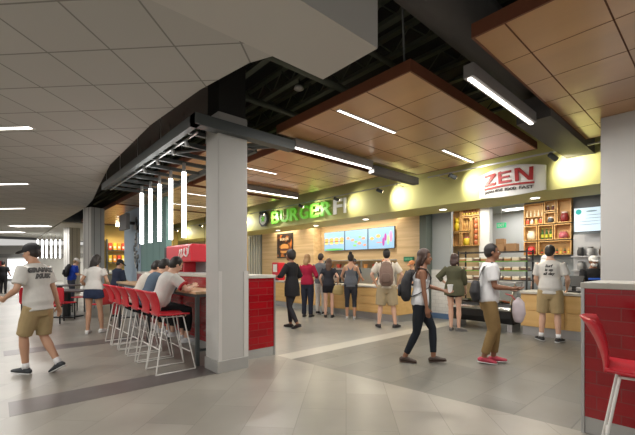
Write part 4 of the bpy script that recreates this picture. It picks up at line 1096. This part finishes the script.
        bm = bmesh.new(); ell(bm, HP((0, .081, -.060)), (.022, .008, .0075), hr, 10); o = obj('mouth', bm, mat('lip_' + skin, tuple(c * m_ for c, m_ in zip(SKIN[skin], (.8, .5, .5))), .5), T, smooth=True); o.scale = (S_,) * 3
    parts.update(T=T, U=U, J=J, K=K, S=S_, HP=HP, pc=pc, X=X_, hr=hr, cloth=cloth, heading=heading)
    return parts

def world_pt(p, v):
    T = p['T']; a = T.rotation_euler.z; v = Vector(v) * p['S']
    return Vector((T.location.x + v.x * math.cos(a) - v.y * math.sin(a), T.location.y + v.x * math.sin(a) + v.y * math.cos(a), v.z))
def shirt_print(p, lines, size, zc, col=(.03, .03, .03), back=True, name='back_print', bold=.002, rows=None):
    """lettering laid on the cloth itself"""
    bvh = BVHTree.FromPolygons([v.co for v in p['top'].data.vertices], [list(f.vertices) for f in p['top'].data.polygons])
    bmt = bmesh.new(); yoff = 0; sgn = -1 if back else 1
    for s_ in lines:
        b = text_bm(s_, size, 0, bold, .2, 2); xs = [v.co.x for v in b.verts]; cx_ = (min(xs) + max(xs)) / 2
        bmesh.ops.subdivide_edges(b, edges=[e for e in b.edges if e.calc_length() > .02], cuts=2)
        bmesh.ops.triangulate(b, faces=b.faces)
        m_ = bpy.data.meshes.new('x')
        for v in b.verts: v.co = Vector(((v.co.x - cx_), v.co.y + yoff, 0))
        b.to_mesh(m_); b.free(); bmt.from_mesh(m_); bpy.data.meshes.remove(m_); yoff -= size * 1.05
    for v in bmt.verts:
        o = p['U']((v.co.x * (-1 if not back else 1) * (1 if back else 1), sgn * .6, zc + v.co.y))
        d = (p['U']((0, 0, 0)) - p['U']((0, sgn * 1, 0))).normalized()
        hit = bvh.ray_cast(o, d)
        v.co = (hit[0] - d * .004) if hit[0] else o + d * .45
    o = obj(name, bmt, mat('ink_%d' % int(sum(col) * 300), col, .8), p['T']); o.scale = (p['S'],) * 3
    return o

def backpack(p, col, label, z=.30, s=1.0, pocket=None, side=0, carry=None):
    """worn on the back of p: own top-level thing"""
    t = thing('backpack', label, 'backpack', p['T'].location, p['T'].rotation_euler.z)
    m = mat('pack_%d_%d' % (int(col[0] * 400), int(col[2] * 400)), col, .8, var=.35, vscale=30, bump=.3)
    m2 = mat('packstrap_%d' % int(col[0] * 400), tuple(c * .6 for c in col), .8)
    U = p['U']; ds = s
    bm = bmesh.new()
    y = -.12 - .085
    tube(bm, [U((side, y, z - .21 * ds)), U((side, y - .02, z - .1 * ds)), U((side, y - .01, z + .08 * ds)), U((side, y + .02, z + .2 * ds))], [(.135 * ds, .075), (.15 * ds, .09), (.14 * ds, .08), (.10 * ds, .055)], ref=p['X'], n=18)
    o = obj('main_bag', remesh(bm, .012, 3), m, t); o.scale = (p['S'],) * 3
    bm = bmesh.new(); tube(bm, [U((side, y - .10, z - .17 * ds)), U((side, y - .105, z - .02 * ds))], [(.10 * ds, .03), (.09 * ds, .03)], ref=p['X'], n=14)
    o = obj('front_pocket', bm, mat('packpocket_%d' % int(col[0] * 400), pocket or tuple(c * .75 for c in col), .8), t, smooth=True); o.scale = (p['S'],) * 3
    for sx in (-1, 1):
        bm = bmesh.new(); tube(bm, [U((sx * .09, -.14, z + .14)), U((sx * .10, -.06, .525)), U((sx * .11, .06, .50)), U((sx * .12, .135, .38)), U((sx * .145, .11, .24)), U((sx * .15, -.02, .14)), U((sx * .12, -.15, z - .17))], [(.022, .007)], ref=p['X'], n=8)
        o = obj('strap', bm, m2, t, smooth=True); o.scale = (p['S'],) * 3
    bm = bmesh.new(); tube(bm, [U((side - .03, y + .04, z + .22 * ds)), U((side, y + .03, z + .27 * ds)), U((side + .03, y + .04, z + .22 * ds))], [.008], n=6)
    o = obj('top_handle', bm, m2, t); o.scale = (p['S'],) * 3
    return t

def hd(px, yaw):   # heading (deg CCW from +Y) for a person facing yaw deg to the right of the sight line
    return TH - math.degrees(math.atan((px - 317.5) / 363)) - yaw
WHITE = (.60, .585, .55); KHAKI = (.36, .27, .14); NAVY = (.025, .035, .07); BLK = (.018, .018, .02)

# 1 capped man walking left, nearest left
p = person('man in a white printed tee, khaki shorts and black cap striding at the far left', -6.03, .43, hd(40, -48), 1.74, 'tan', lean=7,
    ankles=((-.05, .14, .085, 4, -6), (.07, -.22, .13, -6, 26)), wrists=((-.22, .26, 1.02), (.27, -.06, .84)), pel=-.02, head=(14, 8),
    hair=('cap', (.02, .015, .012), (.02, .02, .022)), top=dict(col=WHITE, sleeve=.75, ease=.026, hem=-.09), bottom=dict(col=KHAKI, len=.95, ease=.014, hem=.018, name='shorts'), shoes=((.03, .035, .04), (.65, .65, .63)), sock=(.7, .7, .7), vox=.008)
shirt_print(p, ['GRAMATZ', 'MUSIC'], .078, .41, (.10, .10, .10), bold=.008)
# 2 woman white tee navy shorts
p = person('woman with long dark hair, white tee and navy shorts standing at the near stools', -8.86, 1.55, hd(98, 25), 1.66, 'tan', True, lean=10, head=(-10, 22),
    ankles=((-.10, -.05, .08, 10, 0), (.13, .10, .08, -20, 0)), wrists=((-.23, .22, 1.0), (.24, .26, .98)), hair=('long', (.02, .014, .012), .34, -.10), top=dict(col=WHITE, sleeve=.5, ease=.018, hem=-.02), bottom=dict(col=NAVY, len=.34, ease=.022, hem=.03, name='shorts'), shoes=((.72, .72, .70), (.7, .7, .7)))
# sitters
def sitter(label, x, top, hair, skin='light', lean=22, hy=0, seed=0, fem=False, legs=BLK):
    return person(label, x, 1.76, 0 + seed, 1.70, skin, fem, lean=lean, pel=-.095, head=(hy, 18), ankles=((-.10, .42, .37, 4, 0), (.10, .40, .36, -4, 0)), kpole=(0, 1, .4),
        wrists=((-.13, .50, 1.14), (.15, .48, 1.14)), epole=((-1, -.2, -.5), (1, -.2, -.5)), hair=hair, top=top, bottom=dict(col=legs, len=1.75, ease=.014), shoes=((.68, .68, .7), (.7, .7, .7)), vox=.009, grp='people seated on the bar stools')
sitter('seated person in a white tee with red trim leaning on the high table', -5.48, dict(col=WHITE, sleeve=.7, ease=.026, hem=-.06, cuff=(.45, .02, .03)), ('short', (.015, .012, .010)))
sitter('seated person in a denim-blue shirt, between the two pale shirts', -6.05, dict(col=(.10, .14, .19), sleeve=1.7, ease=.03, hem=-.06), ('short', (.015, .012, .010)), seed=4, lean=26)
sitter('seated person in a pale long shirt, third from the column', -6.60, dict(col=(.60, .57, .50), sleeve=1.6, ease=.028, hem=-.06), ('short', (.02, .014, .012)), seed=-3, lean=30)
# 6 man with black cap beyond
p = person('person in a black cap and navy jacket standing beyond the far stools', -11.2, 2.5, hd(115, 60), 1.60, 'tan', head=(-10, 25), lean=8, wrists=((-.16, .32, 1.05), (.16, .32, 1.05)), hair=('cap', (.02, .02, .02), (.015, .015, .015)), top=dict(col=(.03, .04, .07), sleeve=1.2, ease=.03), bottom=dict(col=(.45, .05, .06), ease=.01), vox=.013)
# 7 blue shirt with backpack
p = person('person in a bright blue shirt and white cap with a dark backpack, far left', -16.4, 2.15, hd(75, 75), 1.72, 'light', lean=12, head=(0, 20), wrists=((-.1, .34, 1.1), (.1, .34, 1.1)), hair=('cap', (.3, .2, .1), (.7, .68, .66)), top=dict(col=(.02, .06, .40), sleeve=.8, ease=.03), bottom=dict(col=(.06, .07, .1)), vox=.013)
backpack(p, (.02, .02, .025), 'dark backpack on the person in the bright blue shirt')
# 8 far dark figure
p = person('distant person in black clothes standing at the left edge', -24.2, .30, hd(7, 30), 1.66, 'tan', wrists=((-.2, .1, .9), (.22, .2, 1.0)), hair=('short', (.01, .01, .01)), top=dict(col=BLK, sleeve=.8, ease=.03), bottom=dict(col=BLK), vox=.014)
# 9 black clad walking
p = person('person in black tunic and leggings with curly dark hair walking by the red wall', -6.6, 5.08, hd(290, -55), 1.80, 'brown', True, lean=2, pel=-.02, ankles=((-.05, -.18, .11, 0, 20), (.06, .08, .08, 0, -2)), wrists=((-.16, .34, 1.15), (.2, .18, 1.05)), head=(15, 0),
    hair=('afro', (.012, .01, .01)), top=dict(col=BLK, sleeve=1.3, ease=.02, hem=-.22, flare=.02, name='tunic'), bottom=dict(col=(.03, .03, .035), len=1.9, ease=.006), shoes=((.02, .02, .02), (.05, .05, .05)), vox=.010)
# 10 crimson
person('woman with blonde hair in a crimson top and dark trousers at the counter', -7.75, 6.5, hd(308, 22), 1.74, 'light', True, wrists=((-.20, .22, 1.08), (.20, .22, 1.10)), hair=('long', (.32, .19, .08), .24), head=(-10, 5), top=dict(col=(.32, .015, .045), sleeve=1.8, ease=.022, hem=-.04), bottom=dict(col=(.022, .026, .04), ease=.014, hem=.012), shoes=((.02, .02, .02), (.03, .03, .03)))
# 11 grey shirt white trousers
person('man in a grey shirt and white trousers behind the woman in crimson', -7.95, 7.18, hd(319, 30), 1.78, 'tan', wrists=((-.20, .20, 1.0), (.22, .15, 1.0)), head=(0, 12), hair=('short', (.03, .02, .015)), top=dict(col=(.15, .165, .18), sleeve=.8, ease=.026), bottom=dict(col=(.62, .60, .55), ease=.014), vox=.012)
# 12 black top with handbag
p12 = person('woman with long brown hair in a black top and black shorts holding a tan bag', -7.3, 6.9, hd(330, 6), 1.62, 'light', True, wrists=((-.22, .06, .98), (.27, .02, 1.02)), hair=('long', (.09, .045, .025), .36), top=dict(col=(.03, .032, .04), sleeve=.5, ease=.02, hem=-.02), bottom=dict(col=(.015, .015, .018), len=.45, ease=.02, hem=.01, name='shorts'), shoes=((.02, .02, .02), (.03, .03, .03)))
hw = world_pt(p12, p12['J'][1][2])
t = thing('handbag', 'slouchy tan handbag on the arm of the woman in black shorts', 'handbag', (hw.x + .02, hw.y - .06, hw.z - .06), R(TH))
bm = bmesh.new(); tube(bm, [(.02, 0, -.22), (.03, 0, -.12), (.02, 0, -.02)], [(.16, .05), (.17, .06), (.13, .04)], n=16); obj('bag_body', remesh(bm, .012, 3), mat('tan_leather', (.40, .30, .12), .6, var=.15), t)
bm = bmesh.new(); tube(bm, [(-.10, 0, -.02), (-.05, 0, .12), (.05, 0, .12), (.13, 0, -.02)], [.009], n=6); obj('handle', bm, mat('tan_leather', (.40, .30, .12), .6), t)
# 13 navy worker / customer right of 12
person('person in a navy shirt and dark cap facing the camera behind the counter', -7.9, 8.55, hd(340, 150), 1.66, 'brown', wrists=((-.2, .25, 1.05), (.2, .28, 1.05)), hair=('cap', (.02, .02, .02), (.02, .025, .04)), top=dict(col=(.03, .05, .08), sleeve=.7, ease=.03), bottom=dict(col=BLK), vox=.012, grp='workers behind the counters')
# 14 tank top woman with bun
person('woman with a hair bun, grey tank top and black capri leggings at the counter', -6.66, 7.1, hd(356, 2), 1.74, 'tan', True, wrists=((-.20, .24, 1.0), (.20, .24, 1.0)), epole=((-.7, -1, 0), (.7, -1, 0)), hair=('bun', (.018, .012, .010)), top=dict(col=(.12, .13, .15), style='tank', ease=.012, hem=-.08, name='tank_top'), bottom=dict(col=(.03, .032, .04), len=1.45, ease=.006), shoes=((.4, .38, .36), (.5, .5, .5)))
# 15 worker behind counter
for x, yy_, lab, col, hh, capc in ((-9.2, 8.65, 'worker in a dark shirt and black cap left of the navy one behind the counter', (.05, .05, .06), 1.62, (.02, .02, .02)), (-6.75, 8.7, 'worker in a tan cap leaning between the two right customers behind the counter', (.04, .045, .05), 1.62, (.4, .12, .03)), (-5.75, 8.6, 'worker in an orange cap at the right end behind the counter', (.05, .05, .06), 1.56, (.5, .2, .08))):
    person(lab, x, yy_, 170, hh, 'tan', wrists=((-.2, .3, 1.05), (.2, .3, 1.0)), head=(0, 20), hair=('cap', (.03, .02, .015), capc), top=dict(col=col, sleeve=.7, ease=.03), bottom=dict(col=BLK), vox=.013, grp='workers behind the counters')
# 16 backpack man
p = person('man in a white tee and khaki cargo shorts wearing a camouflage backpack', -5.18, 6.72, hd(386, 2), 1.80, 'light', wrists=((-.25, .14, .98), (.25, .14, .98)), epole=((-1, -.4, 0), (1, -.4, 0)), ankles=((-.17, 0, .08, 20, 0), (.19, .02, .08, -35, 0)), hair=('short', (.015, .012, .01)), top=dict(col=(.66, .60, .50), sleeve=.75, ease=.030), bottom=dict(col=(.36, .29, .18), len=.98, ease=.03, hem=.035, name='shorts'), shoes=((.03, .025, .025), (.05, .05, .05)), vox=.010)
backpack(p, (.20, .13, .10), 'camouflage backpack with a green zip tab on the man in cargo shorts', z=.27, s=1.05)
# 17 walking woman
p = person('woman in a white tank top and black leggings walking right with long dark hair', -3.0, 4.68, hd(425, 88), 1.70, 'brown', True, lean=4, pel=-.035, head=(-4, 0),
    ankles=((-.04, .20, .09, 0, -6), (.05, -.22, .085, 0, 4)), wrists=((-.22, .36, 1.08), (.20, .10, .80)), hair=('long', (.045, .022, .014), .36), top=dict(col=(.66, .67, .68), style='tank', ease=.012, hem=-.05, name='tank_top'), bottom=dict(col=(.018, .022, .028), len=1.85, ease=.006, name='leggings'), shoes=((.05, .03, .02), (.08, .05, .04)), vox=.008)
backpack(p, (.02, .02, .022), 'black backpack on the walking woman in the white tank top', z=.24, s=.9)
hw = world_pt(p, p['J'][0][2] + (p['J'][0][2] - p['J'][0][1]).normalized() * .10)
t = thing('takeaway_cup', 'small white cup held out by the walking woman in the tank top', 'cup', (hw.x, hw.y, hw.z + .0))
bm = bmesh.new(); tube(bm, [(0, 0, 0), (0, 0, .11)], [.028, .040], n=16, round_=False); obj('cup_body', bm, m_signw, t)
bm = bmesh.new(); cyl(bm, 0, 0, .108, .118, .043, 16); obj('lid', bm, m_white, t)
# 18 olive dress
person('woman in a loose olive blouse and dark shorts standing at the display case', -3.95, 7.5, hd(460, 20), 1.68, 'light', True, wrists=((-.19, .06, 1.06), (.18, .24, .92)), epole=((-1, -.5, 0), (1, -.5, 0)), ankles=((-.07, 0, .08, 10, 0), (.09, .04, .08, -60, 0)), hair=('long', (.045, .02, .015), .18), head=(10, 5),
    top=dict(col=(.085, .085, .05), sleeve=1.45, ease=.040, hem=-.14, flare=.02, name='blouse'), bottom=dict(col=(.02, .02, .024), len=.32, ease=.02, name='shorts'), shoes=((.12, .11, .10), (.2, .2, .2)))
# 19 walking man
p19 = person('man in a white printed tee, khaki trousers and red sneakers walking right', -2.32, 5.42, hd(491, 84), 1.75, 'brown', lean=2, pel=-.01, head=(0, -2),
    ankles=((-.06, .07, .085, 0, -4), (.07, -.07, .09, 0, 4)), wrists=((-.15, .30, 1.08), (.14, .30, 1.10)), epole=((-.4, -1, -.6), (.4, -1, -.6)), hair=('short', (.014, .010, .009)), top=dict(col=(.68, .68, .68), sleeve=.7, ease=.026, hem=-.05), bottom=dict(col=(.25, .165, .07), len=1.85, ease=.016, hem=.004), shoes=((.42, .04, .07), (.6, .6, .6)), vox=.008)
shirt_print(p19, ['Holly'], .055, .34, (.6, .12, .12), back=False, name='chest_print')
U = p19['U']
t = thing('sling_bag', 'black sling bag across the walking man in red sneakers', 'bag', p19['T'].location, p19['T'].rotation_euler.z)
bm = bmesh.new(); tube(bm, [U((.12, -.18, .0)), U((.13, -.20, .10)), U((.12, -.19, .22))], [(.12, .06), (.14, .075), (.10, .06)], ref=p19['X'], n=16); o = obj('bag_body', remesh(bm, .012, 3), mat('sling_black', (.018, .018, .02), .7), t); o.scale = (p19['S'],) * 3
bm = bmesh.new(); tube(bm, [U((.12, -.17, .22)), U((.15, -.10, .46)), U((.10, .02, .535)), U((.0, .14, .38)), U((-.12, .14, .22)), U((-.17, 0, .14)), U((-.05, -.14, .08)), U((.1, -.17, .04))], [(.022, .006)], n=8); o = obj('strap', bm, mat('sling_black', (.018, .018, .02), .7), t); o.scale = (p19['S'],) * 3
hw = world_pt(p19, p19['J'][1][2])
t = thing('plastic_bag', 'thin white carrier bag hanging from the hand of the man in khaki trousers', 'bag', (-2.04, 5.78, .62), R(50))
bm = bmesh.new(); tube(bm, [(0, 0, 0), (.01, 0, .10), (0, 0, .26), (0, 0, .32)], [(.07, .05), (.10, .06), (.09, .04), (.04, .02)], n=16); obj('bag_body', remesh(bm, .012, 2), mat('film_white', (.62, .55, .58), .4, var=.12, vscale=12), t)
bm = bmesh.new(); tube(bm, [(-.05, 0, .30), (-.10, 0, .36), (-.20, -.02, .39)], [.010], n=6); obj('handle', bm, mat('film_red', (.6, .12, .12), .4), t)
# 20 man at right counter
p = person('man in a white tee with black back print and khaki shorts at the right counter', -2.20, 7.80, hd(549, 8), 1.80, 'light', wrists=((-.20, .24, .98), (.24, .20, .98)), ankles=((-.14, .0, .08, 35, 0), (.13, .0, .08, -20, 0)), hair=('short', (.014, .012, .010)), head=(-12, 8), top=dict(col=WHITE, sleeve=.75, ease=.024, hem=-.08), bottom=dict(col=KHAKI, len=.95, ease=.022, hem=.028, name='shorts'), shoes=((.02, .02, .022), (.6, .6, .6)), sock=(.7, .7, .7), vox=.009)
shirt_print(p, ['Surf', 'is up', 'all day'], .066, .41, (.03, .03, .03), bold=.003)
# 21 hidden worker, 22 worker
person('worker in a white cap half hidden behind the man at the right counter', -2.80, 9.62, 175, 1.66, 'light', wrists=((-.2, .3, 1.05), (.2, .3, 1.0)), head=(0, 25), hair=('cap', (.03, .02, .015), (.7, .7, .7)), top=dict(col=(.5, .5, .5), sleeve=.7, ease=.03), bottom=dict(col=BLK), vox=.013, grp='workers behind the counters')
p = person('worker in a black shirt, white cap and white face mask by the grey column', -1.82, 9.2, hd(594, 165), 1.62, 'brown', wrists=((-.2, .3, 1.0), (.2, .3, 1.0)), head=(0, 12), hair=('cap', (.02, .02, .02), (.72, .72, .72)), top=dict(col=BLK, sleeve=.7, ease=.03), bottom=dict(col=BLK), vox=.010, grp='workers behind the counters')
bm = bmesh.new(); ell(bm, p['HP']((0, .055, -.062)), (.058, .052, .045), p['hr'], 14); o = obj('face_mask', bm, mat('mask_white', (.7, .7, .7), .8), p['T'], smooth=True); o.scale = (p['S'],) * 3
t = thing('name_band', 'blue strip across the chest of the masked worker', 'badge', p['T'].location, p['T'].rotation_euler.z)
bm = bmesh.new(); tube(bm, [p['U']((-.12, .135, .30)), p['U']((0, .155, .30)), p['U']((.12, .135, .30))], [(.008, .022)], ref=(0, 1, 0), n=8); o = obj('band', bm, mat('band_blue', (.03, .12, .6), .5), t); o.scale = (p['S'],) * 3

# ------------------------------------------------------------------ far left tables and chairs
def far_table(x, y, label, rz):
    t = thing('dining_table', label, 'table', (x, y, 0), rz, 'red-fronted tables of the far dining area')
    obj('tabletop', B(-.7, .7, -.4, .4, .72, .76), mat('dark_top', (.10, .08, .08), .4), t, bev=.006)
    obj('pedestal', B(-.06, .06, -.06, .06, .03, .72), m_black, t); obj('foot_plate', B(-.3, .3, -.25, .25, 0, .03), m_black, t, bev=.005)
    return t
def far_chair(label):
    t = thing('dining_chair', label, 'chair', (0, 0, 0), 0, 'red dining chairs, far left')
    obj('seat', B(-.2, .2, -.2, .2, .44, .47), m_redpl, t, bev=.012)
    obj('backrest', B(-.2, .2, -.22, -.195, .47, .86), m_redpl, t, bev=.01)
    for a in (-.17, .17):
        for b_ in (-.17, .17): obj('leg', B(a - .012, a + .012, b_ - .012, b_ + .012, 0, .44), m_black, t)
    return t
ch = far_chair('red dining chair at the near table behind the capped man, closest'); ch.location = (-10.9, .95, 0); ch.rotation_euler = (0, 0, R(40)); index(ch)
far_table(-12.2, 1.5, 'nearer dark dining table behind the capped man', HG)
far_table(-15.6, 1.7, 'farther dark dining table between the two panelled columns', HG)
for x, y, r_, l in [(-11.6, 1.35, 40, 'red dining chair left of the near dark table'), (-12.1, .75, -40, 'red dining chair with its back to the walking man'), (-13.2, 1.2, 20, 'red dining chair at the left end of the near dark table'), (-13.4, 2.0, 150, 'red dining chair beyond the near dark table'), (-15.0, 1.0, 45, 'red dining chair in front of the farther dark table'), (-16.6, 1.5, 0, 'red dining chair left of the farther dark table'), (-10.6, 2.0, 130, 'red dining chair right of the near dark table')]:
    dup(ch, (x, y, 0), R(r_), l)
bpy.context.view_layer.update()
